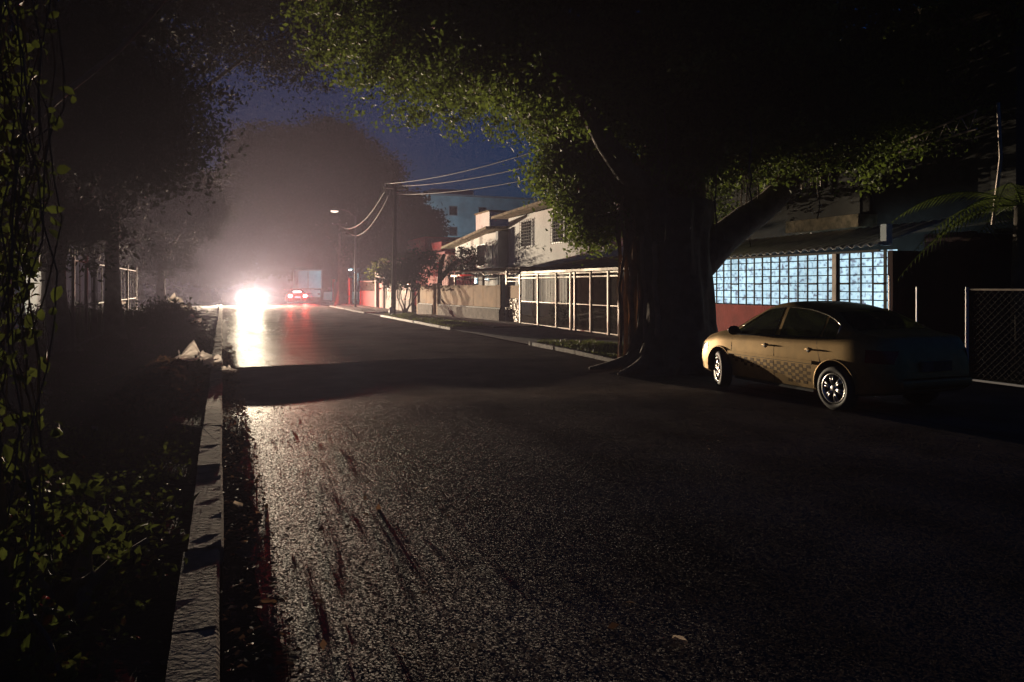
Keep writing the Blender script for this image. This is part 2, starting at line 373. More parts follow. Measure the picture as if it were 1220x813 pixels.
# low verge plants: broad small leaves near the camera
def lowplants(name, x0, x1, y0, y1, n, m, size, label, zf, hmax=.14):
    cs = np.stack([rng.uniform(x0, x1, n), rng.uniform(y0, y1, n)], 1); pts = []
    for x, y in cs:
        kk = rng.integers(4, 12); h = rng.random()*hmax+.03
        pts.append(np.column_stack([x+rng.normal(size=kk)*.07, y+rng.normal(size=kk)*.07, np.maximum(zf(x, y)+.015, zf(x, y)+rng.random(kk)*h)]))
    return tag(quads_mesh(name, fine_leaves(np.concatenate(pts), size, .55, 0, .5), m), label, 'ground cover', kind='stuff')
lowplants('ground_cover', -2.0, -.34, 3.2, 9, 560, 'leaf_vine', .042, 'small green weeds growing on the near verge', vz)
lowplants('ground_cover', -5, -.25, 9, 26, 500, 'leaf_dark', .08, 'dark weeds farther along the verge', vz, .25)
def litter(name, x0, x1, y0, y1, n, size, m, label, zf, dens=None):
    c = np.stack([rng.uniform(x0, x1, n), rng.uniform(y0, y1, n)], 1)
    if dens is not None: c = c[np.array([rng.random() < dens(*p) for p in c])]
    z = np.array([zf(*p)+.008+rng.random()*.015 for p in c])
    return tag(quads_mesh(name, leaves(np.column_stack([c, z]), size, .6, 0, .8), m), label, 'leaf litter', kind='stuff')
litter('leaf_litter', .01, .32, 2.5, 22, 2600, .045, 'dry', 'dry leaves collected in the gutter', lambda x, y: gz(x, y)+.012)
litter('leaf_litter', .3, 2.2, 2.5, 14, 420, .05, 'dry', 'dry leaves scattered on the asphalt', gz, lambda x, y: math.exp(-(x-.3)*1.3))
litter('leaf_litter', -2.5, -.22, 2.5, 26, 900, .05, 'dry', 'dry leaves on the earth verge', vz)
# the dark leaf heap on the kerb
def heapz(x, y):
    e = max(0, 1-((x+.95)/.66)**2-((y-13.4)/3.6)**2)
    return gz(0, y)+.05+.34*e**.6*(1+.25*math.sin(x*7+y*3)*math.sin(y*2.1))
mb = MB(); mb.grid(16, 44, lambda u, v: (-1.65+1.4*u, 9.6+7.6*v, heapz(-1.65+1.4*u, 9.6+7.6*v)-.02))
h = mb.build('leaf_heap', 'gutter', smooth=True); tag(h, 'long dark heap of swept leaves and twigs on the kerb', 'heap')
bushes = [(-5.2, 31, .5, 1.6, 1.2, .6, 200), (-3.2, 29.5, .42, 1.4, 1.1, .5, 180), (-1.75, 28.8, .6, .8, .9, .6, 150), (-1.2, 28.4, .36, .4, .6, .45, 70)]
n = 3800; c = np.stack([rng.uniform(-1.65, -.25, n), rng.uniform(9.6, 17.2, n)], 1)
c = c[[((x+.95)/.68)**2+((y-13.4)/3.7)**2 < 1 for x, y in c]]
Q = leaves(np.array([(x, y, heapz(x, y)+.01+random.random()*.03) for x, y in c]), .075, .5, 0, .4)
q = quads_mesh('leaves', Q, 'dry', h); q['kind'] = 'stuff'
for i in range(9):
    mbt = MB(); x = random.uniform(-1.3, -.5); y = random.uniform(10.5, 16); z = heapz(x, y); a = random.uniform(0, 6.3); L = random.uniform(.4, 1.0)
    mbt.tube([(x, y, z), (x+math.cos(a)*L*.5, y+math.sin(a)*L*.5, z+.1+random.random()*.08), (x+math.cos(a)*L, y+math.sin(a)*L, z+.04)], [.008, .006, .003], 5)
    mbt.build('twig', 'twig', h)

# ---------------------------------------------------------------- crumpled bags, fallen leaves
def crumple(name, loc, s, m, label, cat, group=None, seed=0):
    r = random.Random(seed); mb = MB()
    ph = [r.uniform(0, 6) for _ in range(6)]
    def f(u, v):
        x = (u-.5)*2.4; z = v*1.5; e = 1-.35*abs(x)*v
        return (s*(x*e+.12*math.sin(v*9+ph[0])+r.uniform(-.05, .05)), s*(.35*math.sin(x*4+ph[1])+.3*math.sin(z*5+ph[2]+x)+.3*z*z+r.uniform(-.06, .06)), s*(z*(.75+.25*math.sin(x*5+ph[3]))*e*.9+r.uniform(-.04, .04)))
    mb.grid(12, 9, f)
    o = mb.build(name, m, smooth=False); o.location = loc; o.rotation_euler.z = r.uniform(0, 6)
    return tag(o, label, cat, group)
G = 'pale rubbish along the kerb'
crumple('plastic_bag', (-.55, 17.0, gz(0, 17)+.12), .34, 'bag', 'large crumpled pale bag on the end of the leaf heap', 'bag', G, 1)
crumple('plastic_bag', (-.28, 16.2, gz(0, 16)+.1), .2, 'bag', 'small crumpled pale bag beside the large one on the kerb', 'bag', G, 2)
crumple('plastic_bag', (.12, 15.9, gz(0, 15.9)+.01), .14, 'bag', 'pale scrap of plastic lying in the gutter below the leaf heap', 'bag', G, 3)
crumple('plastic_bag', (-.92, 28.0, .42), .26, 'bag', 'pale scrap caught low on the end of the hedge', 'bag', G, 4)
crumple('plastic_bag', (-1.12, 28.4, .86), .24, 'bag', 'pale scrap caught halfway up the end of the hedge', 'bag', G, 5)
crumple('plastic_bag', (-1.55, 28.9, 1.12), .26, 'bag', 'pinkish scrap lying on top of the hedge near its end', 'bag', G, 6)
crumple('plastic_bag', (-3.4, 29.8, 1.05), .2, 'bag', 'small pale scrap on the far left top of the hedge', 'bag', G, 7)
def leaf_one(x, y, zf, s, rz, label, m='pale_leaf', tilt=.5):
    mb = MB(); n = 6
    mb.grid(n, 4, lambda u, v: ((v-.5)*s*.7*math.sin(math.pi*min(1, max(.04, u*.96+.02)))**.8, (u-.5)*s, .25*s*(abs(v-.5)*2)**2+.1*s*math.sin(u*5)))
    o = mb.build('fallen_leaf', m, smooth=True); o.location = (x, y, zf(x, y)+.03); o.rotation_euler = (tilt, .2, rz)
    return tag(o, label, 'leaf', 'pale fallen leaves by the kerb')
leaf_one(.10, 5.95, gz, .10, .6, 'pale curled leaf in the gutter beside the worn kerb')
leaf_one(.22, 4.05, gz, .09, 2.0, 'reddish curled leaf on the asphalt nearest the foot of the kerb', 'dry')
leaf_one(2.0, 2.95, gz, .07, 1.1, 'pale leaf on the asphalt at the bottom edge of the road')
leaf_one(-1.3, 9.2, vz, .12, .3, 'pale leaf lying alone on the dark verge')
leaf_one(-2.55, 13.2, vz, .2, .9, 'pale curled leaf on the verge near the garden fence')
mb = MB(); mb.tube([(-.62, 8.6, .16), (-.4, 8.45, .26), (-.2, 8.3, .24), (-.05, 8.0, .14)], [.006, .005, .004, .002], 5)
tag(mb.build('twig', 'twig'), 'thin arched twig sticking out over the kerb', 'twig')

# ---------------------------------------------------------------- cars
def pl(t, x):
    if x <= t[0][0]: return t[0][1]
    for (a, p), (b, q) in zip(t, t[1:]):
        if x <= b:
            k = (x-a)/(b-a); return p+(q-p)*k
    return t[-1][1]
def smooth_tab(t, n=160, w=.07):
    lo, hi = t[0][0], t[-1][0]; out = []
    for i in range(n+1):
        x = lo+(hi-lo)*i/n; ww = min(w, x-lo, hi-x)
        out.append((x, sum(pl(t, x+ww*d) for d in (-1, -.5, 0, .5, 1))/5))
    return out
ZT = smooth_tab([(-2.14, .50), (-2.10, .88), (-2.02, 1.03), (-1.55, 1.08), (-1.0, 1.36), (-.6, 1.44), (-.1, 1.475), (.3, 1.42), (1.02, 1.0), (1.35, .95), (1.8, .83), (2.04, .68), (2.14, .46)], w=.1)
BE = smooth_tab([(-2.14, .46), (-2.09, .84), (-2.0, .96), (-1.5, .98), (.9, .90), (1.35, .88), (1.8, .77), (2.04, .63), (2.14, .44)])
HW = smooth_tab([(-2.14, .60), (-2.06, .72), (-1.9, .79), (-1.5, .835), (0, .85), (1.2, .84), (1.7, .79), (1.98, .67), (2.14, .48)], w=.12)
ZB = smooth_tab([(-2.14, .36), (-2.0, .30), (-1.7, .24), (-1, .20), (1, .20), (1.7, .22), (2.0, .24), (2.14, .30)])
def sect(y):
    w, zt, b, zb = pl(HW, y), pl(ZT, y), pl(BE, y), pl(ZB, y)
    g = min(1, max(0, (zt-b)/.5)); wr = w*.88+(.545-w*.88)*g; b = min(b, zt-.012)
    return [(0, zb), (.5*w, zb), (w*.9, zb+.01), (w*.965, zb+.05), (w*.985, zb+.16), (w, zb+(b-zb)*.42), (w, zb+(b-zb)*.62), (w*.985, b-.09), (w*.955, b-.025),
            (w*.925, b+.004), ((w*.925+wr)/2+.012*g, b+(zt-.06*g-b)*.5), (wr+.02*g, zt-.075*g-.004), (wr-.03*g, zt-.03*g-.003), (wr*.8, zt-.008), (wr*.4, zt), (0, zt+.003)]
def xat(y, z):
    s = sect(y)
    for (x0, z0), (x1, z1) in zip(s[3:13], s[4:13]):
        if z0 <= z <= z1: return x0+(x1-x0)*(z-z0)/max(1e-6, z1-z0)
    return s[12][0] if z > s[12][1] else s[3][0]
def car_body(m, parent):
    mb = MB(); N = 72; rings = []
    ysn = [-2.14+4.28*i/N for i in range(N+1)]
    for y in ysn:
        s = sect(y); loop = [(x, z) for x, z in s]+[(-x, z) for x, z in s[-2:0:-1]]
        rings.append([mb.bm.verts.new((x, y, z)) for x, z in loop])
    n = len(rings[0])
    for A, B in zip(rings, rings[1:]):
        for k in range(n): mb.bm.faces.new((A[k], B[k], B[(k+1) % n], A[(k+1) % n]))
    mb.bm.faces.new(rings[0]); mb.bm.faces.new(rings[-1][::-1])
    bmesh.ops.recalc_face_normals(mb.bm, faces=mb.bm.faces)
    o = mb.build('body', m, parent, smooth=True, local=True)
    cut = MB()
    for y in (-1.25, 1.25):
        for s in (-1, 1):
            r = bmesh.ops.create_cone(cut.bm, cap_ends=True, segments=40, radius1=.355, radius2=.355, depth=.5)['verts']
            for v in r: v.co = Vector((v.co.z+s*.82, v.co.x+y, v.co.y+.33))
    co = cut.build('cutter', m, None, local=True)
    md = o.modifiers.new('b', 'BOOLEAN'); md.object = co; md.operation = 'DIFFERENCE'; md.solver = 'EXACT'
    dg = bpy.context.evaluated_depsgraph_get(); dg.update()
    me = bpy.data.meshes.new_from_object(o.evaluated_get(dg)); o.modifiers.clear(); o.data = me
    bpy.data.objects.remove(co)
    for p in me.polygons: p.use_smooth = True
    try: me.set_sharp_from_angle(angle=R(40))
    except Exception: pass
    return o
def patch(name, m, parent, y0f, y1f, z0f, z1f, side, off=.005, nu=14, nv=6, label=None):
    """surface-following sheet on the car side; y0f..: z -> y limits via u, z limits by y"""
    mb = MB()
    def f(u, v):
        y = y0f+(y1f-y0f)*u; a, b = z0f(y), z1f(y); z = a+(b-a)*v
        return (side*(xat(y, z)+off), y, z)
    mb.grid(nu, nv, f)
    return mb.build(name, m, parent, smooth=True, local=True)
def make_wheel(parent, x, y, side, steer=0.):
    w = bpy.data.objects.new('wheel', None); COL.objects.link(w); w.parent = parent; w.location = (x, y, .305); w.rotation_euler = (0, 0, steer)
    t = MB(); t.lathe_x([(-.09*side, .20), (-.095*side, .27), (-.07*side, .302), (.07*side, .302), (.09*side, .285), (.098*side, .25), (.09*side, .205), (.05*side, .2)], 40)
    t.build('tyre', 'rubber', w, smooth=True, local=True)
    r = MB(); r.lathe_x([(.03*side, .193), (.088*side, .197), (.094*side, .206), (.088*side, .19), (.04*side, .182)], 40)
    for k in range(6):
        a = 2*math.pi*k/6+.26
        for d in (-.16, .16):
            p0 = Vector((.075*side, .035*math.cos(a+d), .035*math.sin(a+d))); p1 = Vector((.07*side, .19*math.cos(a+d*.9), .19*math.sin(a+d*.9)))
            r.tube([p0, (p0+p1)/2+Vector((.008*side, 0, 0)), p1], [.014, .013, .017], 6)
    r.lathe_x([(.05*side, .06), (.085*side, .055), (.092*side, .03), (.095*side, .0005)], 20)
    r.build('rim', 'silver', w, smooth=True, local=True)
    d = MB(); d.lathe_x([(.02*side, .0005), (.02*side, .19)], 24); d.build('brake_disc', 'black', w, local=True)
    return w
def make_car(label, group=None, paint='gold', lights=None, steer=0., sides=(-1, 1), checker=True):
    c = thing('parked_car' if lights is None else 'car', label, 'car', group=group)
    car_body(paint, c)
    arch = 1
    zt = lambda y: pl(ZT, y); zb = lambda y: pl(BE, y)
    for s in sides:
        # side windows with B pillar gap
        top = lambda y: max(zb(y)+.035, zt(y)-.095)
        for y0, y1, nm in ((-.03, .86, 'side_window'), (-.93, -.13, 'side_window'), (-1.21, -.97, 'quarter_window')):
            patch(nm, 'glass_dark', c, y0, y1, lambda y: zb(y)+.03, top, s)
        mb = MB(); pts = []
        for i in range(31):
            y = .80-2.02*i/30; z = top(y)+.012; pts.append((s*(xat(y, z)+.008), y, z))
        pts.append((s*(xat(-1.22, zb(-1.22)+.05)+.008), -1.235, zb(-1.22)+.03))
        mb.tube(pts, .009, 6).build('window_trim', 'chrome', c, smooth=True, local=True)
        # shoulder band of black rubber along the glass
        patch('sill_strip', 'black', c, -1.22, .9, lambda y: zb(y)+.005, lambda y: zb(y)+.03, s, off=.009, nu=24, nv=1)
        # door shut lines
        for yy, z0, z1 in ((.93, .33, .9), (-.08, .24, .94), (-.9, .58, .96)):
            mb = MB(); ptsl = [(s*(xat(yy-(.12*(1-i/10) if yy < -.5 else 0), z0+(z1-z0)*i/10)-.001), yy-(.12*(1-i/10) if yy < -.5 else 0), z0+(z1-z0)*i/10) for i in range(11)]
            mb.tube(ptsl, .003, 5).build('door_gap', 'black', c, local=True)
        mb = MB(); mb.tube([(s*(xat(y, .245)+.001), y, .245) for y in lin(-.85, .85, 20)], .003, 5).build('door_gap', 'black', c, local=True)
        # side moulding
        patch('side_moulding', 'darkbrown' if False else paint, c, -.86, 1.0, lambda y: .60, lambda y: .645, s, off=.014, nu=24, nv=2)
        mb = MB(); mb.tube([(s*(xat(y, .60)+.008), y, .598) for y in lin(-.86, 1.0, 24)], .006, 5).build('moulding_edge', 'black', c, local=True)
        # door handles: dark cup and bright bar
        for yy in (.10, -.80):
            z = .79; x = xat(yy, z)
            mb = MB(); mb.lathe_x([(0, .0005), (.004*s, .034), (-.01*s, .044)], 18, s*x, yy+.02, z).build('handle_recess', 'black', c, smooth=True, local=True)
            mb = MB(); mb.tube([(s*(x+.0), yy-.11, z+.006), (s*(x+.014), yy-.085, z+.01), (s*(x+.018), yy, z+.012), (s*(x+.014), yy+.06, z+.01), (s*(x+.0), yy+.08, z+.006)], [.009, .012, .013, .012, .009], 8).build('door_handle', paint, c, smooth=True, local=True)
        # mirror
        mb = MB(); x = xat(.80, .93)
        r = bmesh.ops.create_icosphere(mb.bm, subdivisions=3, radius=1)['verts']
        for v in r: v.co = Vector((s*(x+.115)+v.co.x*.115, .80+v.co.y*.06*(1 if v.co.y > 0 else .35), .985+v.co.z*.075))
        mb.tube([(s*(x-.02), .78, .95), (s*(x+.06), .80, .96)], [.03, .03], 8)
        mb.build('mirror', 'black', c, smooth=True, local=True)
        # arch lips
        for yy in (-1.25, 1.25):
            mb = MB(); pts = []
            for i in range(25):
                a = math.pi*(-.06+1.12*i/24); y = yy+.362*math.cos(a); z = .33+.362*math.sin(a)
                pts.append((s*(xat(y, max(z, .32))+.002), y, z))
            mb.tube(pts, .014, 6).build('wheel_arch', paint, c, smooth=True, local=True)
        patch('sill', 'black', c, -.86, .86, lambda y: .2, lambda y: .235, s, off=.004, nu=12, nv=1)
        if checker:
            sq = .075; mb = MB()
            for i in range(25):
                y0 = .90-i*sq
                # rows step down towards the rear as a curving band
                top_ = .575-.0*i
                nrow = 3 if i < 12 else (4 if i < 17 else 6)
                for j in range(nrow):
                    if (i+j) % 2: continue
                    z1 = top_-j*.046; z0 = z1-.046; y1 = y0-sq
                    if i < 3 and j > 1: continue
                    if math.hypot(y1+1.25, z0-.33) < .40: continue
                    q = [mb.bm.verts.new((s*(xat(y, z)+.0012), y, z)) for y, z in ((y0, z0), (y1, z0), (y1, z1), (y0, z1))]
                    mb.bm.faces.new(q)
            mb.build('checker_decal', 'checker', c, local=True)
        # lamps
        mb = MB(); mb.grid(8, 4, lambda u, v: (s*(xat(1.62+.40*u, .60+.13*v*(1-.3*u))+.006), 1.62+.40*u, .60+.13*v*(1-.3*u)))
        mb.build('headlight_lens', 'lamp_clear', c, smooth=True, local=True)
        mb = MB(); mb.grid(8, 4, lambda u, v: (s*(xat(-2.08+.33*u, .70+.17*v)+.006), -2.08+.33*u, .70+.17*v))
        mb.build('tail_lamp', 'tail_off' if lights != 'rear' else 'tail_on', c, smooth=True, local=True)
        for yy in (-1.25, 1.25): make_wheel(c, s*.755, yy, s, steer if yy > 0 else 0)
    # windscreens
    def topz(x, y):
        s_ = sect(y); x = abs(x)
        for (x1, z1), (x0, z0) in zip(s_[10:], s_[11:]):
            if x0 <= x <= x1: return z0+(z1-z0)*(x-x0)/max(1e-6, x1-x0)
        return s_[10][1]
    for nm, ya, yb in (('windscreen', .93, .36), ('rear_window', -1.50, -1.02)):
        mb = MB(); mb.grid(16, 8, lambda u, v: ((u-.5)*2*(.70-.20*v), ya+(yb-ya)*v, topz((u-.5)*2*(.70-.20*v), ya+(yb-ya)*v)+.007))
        mb.build(nm, 'glass_dark', c, smooth=True, local=True)
    yr = -2.15
    mb = MB(); mb.box(-.26, .26, yr-.01, yr+.03, .60, .73, .005); mb.build('number_plate', 'plate' if lights == 'rear' else 'rust', c, local=True)
    mb = MB(); mb.box(-.62, .62, yr-.03, yr+.06, .40, .50, .03); mb.build('rear_bumper', paint, c, local=True)
    mb = MB(); mb.box(-.45, .45, 2.10, 2.16, .36, .44, .02); mb.build('front_grille', 'black', c, local=True)
    mb = MB(); mb.tube([(.4, -1.1, 1.36), (.4, -1.25, 1.62)], .004, 5); mb.build('aerial', 'black', c, local=True)
    if lights == 'front':
        for s in (-1, 1):
            mb = MB(); mb.lathe_x([(0, .0005), (0, .11)], 20)
            for v in mb.bm.verts: v.co = Vector((v.co.y+s*.60, 2.17, v.co.z+.68))
            mb.build('headlight', 'headlight_on', c, local=True)
            mb = MB(); mb.lathe_x([(0, .11), (.05, .13), (.12, .12)], 20)
            for v in mb.bm.verts: v.co = Vector((v.co.y+s*.60, 2.18-v.co.x, v.co.z+.68))
            mb.build('headlight_housing', 'black', c, local=True)
    if lights == 'rear':
        for s in (-1, 1):
            mb = MB(); mb.box(s*.66-.17, s*.66+.17, yr-.03, yr+.03, .66, .90, .03); mb.build('brake_lamp', 'tail_on', c, local=True)
        mb = MB(); mb.box(-.36, .36, -1.58, -1.50, 1.12, 1.22, .02); mb.build('high_brake_lamp', 'brake_on', c, local=True)
    return c
def spot(name, parent, loc, direction, power, col, size, blend, rad, pw=None):
    d = bpy.data.lights.new(name, 'SPOT'); d.energy = power; d.color = col; d.spot_size = size; d.spot_blend = blend; d.shadow_soft_size = rad
    o = bpy.data.objects.new(name, d); COL.objects.link(o); o.parent = parent; o.location = loc
    o.rotation_euler = Vector(direction).to_track_quat('-Z', 'Y').to_euler(); return o

parked = make_car('dusty gold saloon with checker band parked by the red wall', steer=R(-23))
parked.location = (8.6, 9.04, .0)
SPILL, BEAM, WARM = 46000, 38000, (1, .82, .58)
hc = make_car('car facing the camera with both headlights blazing', paint='darkpaint', lights='front', checker=False)
hc.location = (2.3, 71.5, 0); hc.rotation_euler.z = R(180)
for s in (-1, 1):
    spot('headlight_glow', hc, (s*.60, 2.24, .70), (0, 1, .01), SPILL, WARM, R(112), 1.0, .08)
    spot('headlight_beam', hc, (s*.60, 2.24, .70), (-.10, 1, -.004), BEAM, WARM, R(24), 1.0, .08)
rc = make_car('red glowing car seen from behind with its brake lights on', paint='redpaint', lights='rear', checker=False)
rc.location = (6.55, 73.5, 0)
for s in (-1, 1):
    spot('tail_glow', rc, (s*.68, -2.25, .77), (0, -1, .08), 6500, (1, .05, .04), R(110), 1.0, .1)

# ---------------------------------------------------------------- truck / far junction
t = thing('box_truck', 'pale blue box truck standing side by side with the red car', 'truck', (9.3, 88, 0))
t['label'] = 'white truck with pale blue square box body beyond the red car'
mb = MB(); mb.box(-1.35, 1.35, -1, 4.2, 1.35, 3.55, .04).build('cargo_box', 'box_blue', t, local=True)
mb = MB()
for a in (-1.33, -.2, 1.27): mb.box(a, a+.06, -1.04, -1, 1.36, 3.54)
for z in (1.37, 3.46): mb.box(-1.33, 1.33, -1.055, -1.005, z, z+.07)
mb.build('box_frame', 'steel', t, local=True)
mb = MB(); mb.box(-1.2, 1.2, -1.02, 5.5, .45, 1.25, .03).build('chassis', 'truck_white', t, local=True)
mb = MB(); mb.box(-1.1, 1.1, 4.4, 6.1, .5, 2.4, .12).build('cab', 'truck_white', t, local=True)
mb = MB(); mb.box(-.26, .26, -1.06, -1.02, .75, .9).build('number_plate', 'grey_wall', t, local=True)
for s in (-1, 1):
    mb = MB(); mb.box(s*1.0-.1, s*1.0+.1, -1.06, -1.02, .72, .86).build('tail_lamp', 'tail_off', t, local=True)
    for y in (.4, 5.2):
        mb = MB(); mb.lathe_x([(-.13, .0005), (-.13, .42), (.13, .42), (.13, .0005)], 24, s*1.05, y, .42).build('wheel', 'rubber', t, smooth=True, local=True)

# ---------------------------------------------------------------- street lamps and poles
def street_lamp(x, y, h, ax, ay, hz, label, lens='street_globe', light=None):
    t = thing('street_lamp', label, 'street lamp', (x, y, 0), group='street lamps')
    MB().tube([(0, 0, 0), (0, 0, h*.5), (0, 0, h)], [.09, .075, .055], 10).build('pole', 'dark_steel', t, smooth=True, local=True)
    MB().tube([(0, 0, h-.1), (ax*.35, ay*.35, h+.35), (ax*.8, ay*.8, h+.5), (ax, ay, hz)], .035, 8).build('arm', 'dark_steel', t, smooth=True, local=True)
    mb = MB(); r = bmesh.ops.create_icosphere(mb.bm, subdivisions=2, radius=1)['verts']
    for v in r: v.co = Vector((ax+v.co.x*.42, ay+v.co.y*.16, hz+.02+max(v.co.z, -.2)*.14))
    hd = mb.build('lamp_head', 'dark_steel', t, smooth=True, local=True)
    mb = MB(); r = bmesh.ops.create_icosphere(mb.bm, subdivisions=2, radius=1)['verts']
    for v in r: v.co = Vector((ax-.05+v.co.x*.3, ay+v.co.y*.13, hz-.02+min(v.co.z, .2)*.12))
    mb.build('lens', lens, hd, smooth=True, local=True)
    if light:
        d = bpy.data.lights.new('added_lamp_light', 'POINT'); d.energy = light[0]; d.color = light[1]; d.shadow_soft_size = .2  # point light carried only by the added lamps
        o = bpy.data.objects.new('added_lamp_light', d); COL.objects.link(o); o.parent = t; o.location = (ax, ay, hz-.25)
    return t
street_lamp(9.4, 56.5, 7.0, -1.5, 0, 7.35, 'street lamp on a curved arm in front of the dark tree')
street_lamp(14.2, 83.5, 3.2, -.9, 0, 3.6, 'low assumed lamp added beside the box truck to cast cool light on the junction', 'cool_lamp', (420, (.5, .88, 1)))  # assumed lamp, added to cast the cool light on truck and junction
street_lamp(26.0, 98, 6.0, -.9, 0, 6.3, 'unseen lamp added behind the terraced houses to light the apartment block', 'cool_lamp', (2600, (.62, .86, 1)))  # unseen lamp, added to light the apartment block
bpy.data.objects['street_lamp.002']['label'] = 'unseen cool lamp added behind the terraced houses to light the apartment block'
def pole(x, y, h, label, lean=0., r=.14):
    t = thing('utility_pole', label, 'utility pole', (x, y, 0), group='utility poles')
    MB().tube([(0, 0, 0), (lean*.5, 0, h*.5), (lean, 0, h)], [r, r*.85, r*.65], 12).build('pole', 'dark_bark', t, smooth=True, local=True)
    mb = MB(); mb.box(lean-.7, lean+.7, -.05, .05, h-.55, h-.45); mb.build('crossarm', 'dark_steel', t, local=True)
    for k in (-.6, 0, .6):
        MB().tube([(lean+k, 0, h-.45), (lean+k, 0, h-.32)], [.035, .045], 8).build('insulator', 'white_steel', t, local=True)
    return t
p1 = pole(8.75, 40.2, 7.6, 'dark utility pole at the kerb before the board fence', .15)
pole(9.6, 66, 7.6, 'thin far utility pole beside the red wall', 0., .11)
mb = MB(); mb.tube([(8.6, 40.0, .05), (8.6, 39.98, .5), (8.6, 39.95, .55)], [.14, .13, .05], 10)
tag(mb.build('kerb_stone', 'white_steel', smooth=True), 'short white painted stone at the foot of the utility pole', 'bollard')
def cable(a, b, sag, label, r=.018, m='wire', group='overhead cables'):
    a, b = Vector(a), Vector(b); pts = [a.lerp(b, i/24)-Vector((0, 0, sag*4*(i/24)*(1-i/24))) for i in range(25)]
    return tag(MB().tube(pts, r, 6).build('cable', m, smooth=True), label, 'cable', group)
cable((8.3, 40.2, 7.3), (12.6, 11.5, 7.4), .75, 'highest overhead cable from the utility pole into the fig tree')
cable((8.9, 40.2, 7.2), (13.2, 11.5, 6.9), .75, 'second overhead cable just under the highest one')
cable((8.9, 40.2, 6.75), (13.0, 11.5, 6.2), .7, 'lowest overhead cable from the utility pole into the fig tree')
cable((8.4, 40.2, 7.1), (9.4, 66, 7.2), 1.2, 'slack cable running from the utility pole to the far pole', .009)
cable((8.6, 40.2, 6.9), (10.0, 66, 6.8), 1.4, 'lower slack cable running from the utility pole to the far pole', .009)
cable((-1.9, 4.2, 5.2), (-3.4, 14.0, 8.6), .1, 'cable crossing the dark sky above the left fence', .008, 'white_steel')

# ---------------------------------------------------------------- right-hand fences
# big wire gates
t = thing('wire_gate', 'tall wire mesh gates with pale posts under a sheet roof', 'gate', (12.2, 21.4, 0))
for y in (21.42, 22.16, 23.45, 24.72, 25.08, 26.35, 28.17, 30.12):
    mb = MB(); mb.box(12.16, 12.24, y-.045, y+.045, 0, 2.22+.0*y, .008).build('post', 'steel', t)
mb = MB()
for z in (2.02, 2.16): mb.box(12.18, 12.22, 21.4, 30.1, z, z+.045)
mb.box(12.185, 12.215, 21.4, 30.1, 1.02, 1.05); mb.box(12.185, 12.215, 21.4, 30.1, .06, .10)
mb.build('rail', 'steel', t)
mb = MB()
for y0, y1 in ((21.47, 22.11), (22.21, 23.4), (23.5, 24.67), (25.13, 26.3), (26.4, 28.12), (28.22, 30.07)):
    for d in (-1, 1):
        k = -2.0
        while k < (y1-y0)+2.0:
            # diagonal wires clipped to the panel
            a, b = (y0+k, .1), (y0+k+1.92*1, 2.02)
            t0 = max(0, (y0-a[0])/1.92); t1 = min(1, (y1-a[0])/1.92)
            if t1 > t0+.02:
                pa = (a[0]+1.92*t0, .1+1.92*t0); pb = (a[0]+1.92*t1, .1+1.92*t1)
                if d < 0: pa = (y0+y1-pa[0], pa[1]); pb = (y0+y1-pb[0], pb[1])
                mb.tube([(12.2+.003*d, *pa), (12.2+.003*d, *pb)], .002, 3, False)
            k += .11
mb.build('wire_mesh', 'rust', t)
# carport roof behind the gates
t = thing('carport', 'low carport with a dark sloping sheet roof behind the wire gates', 'carport', (12.5, 21, 0))
mb = MB()
mb.grid(1, 110, lambda u, v: (12.5+3.4*u, 20.6+10.2*v, 2.36+.62*u+.03*math.sin(v*110*2.2)))
mb.build('roof_sheet', 'rust', t)
mb = MB(); mb.box(12.42, 12.5, 20.6, 41.5, 2.24, 2.34).build('front_beam', 'steel', t)
for y in (21.0, 25.5, 30.6): MB().box(15.5, 15.6, y, y+.1, .08, 2.9).build('post', 'steel', t)
MB().box(14.8, 14.9, 20.6, 30.8, .05, 2.75).build('shade_sheet', 'dark_wall', t)  # dark sheet added in place of the shade inside the carport
mb = MB()
for y in np.arange(21.2, 30.4, 1.1): mb.box(12.5, 15.5, y, y+.05, 2.26, 2.31)
mb.build('rafter', 'steel', t)
# second carport roof, flat
t = thing('carport', 'flat carport with thin roof beams behind the board fence', 'carport', (12.6, 31, 0))
for y in (31, 36, 41): 
    MB().box(12.5, 12.6, y, y+.1, .08, 2.5).build('post', 'steel', t)
    MB().box(15.3, 15.4, y, y+.1, .08, 2.5).build('post', 'dark_steel', t)
MB().box(12.5, 15.5, 30.9, 41.4, 2.5, 2.58).build('roof_sheet', 'rust', t)
mb = MB(); 
for z in (2.1, 2.3): mb.tube([(12.55, 30.9, z), (12.55, 36, z-.1), (12.55, 41.2, z)], .025, 6)
mb.build('rail', 'dark_steel', t)
# brick-and-lattice bay between
t = thing('garden_gate', 'narrow salmon gate bay with speckled lower panel at the end of the board fence', 'gate', (12.2, 30.2, 0))
MB().box(12.15, 12.25, 31.7, 31.85, 0, 2.4).build('post', 'steel', t)
MB().box(12.18, 12.22, 30.2, 31.7, 1.15, 1.72).build('upper_panel', 'tan_panel', t)
mb = MB(); random.seed(4)
for i in range(90):
    y = random.uniform(30.22, 31.65); z = random.uniform(.1, 1.1); mb.box(12.17, 12.2, y, y+.07, z, z+.05)
mb.build('lattice', 'steel', t)
MB().box(12.2, 12.23, 30.2, 31.7, .05, 1.12).build('lower_panel', 'rust', t)
mb = MB(); mb.box(12.17, 12.22, 30.2, 31.7, 2.05, 2.1); mb.box(12.17, 12.22, 30.2, 31.7, 1.9, 1.93); mb.build('rail', 'steel', t)
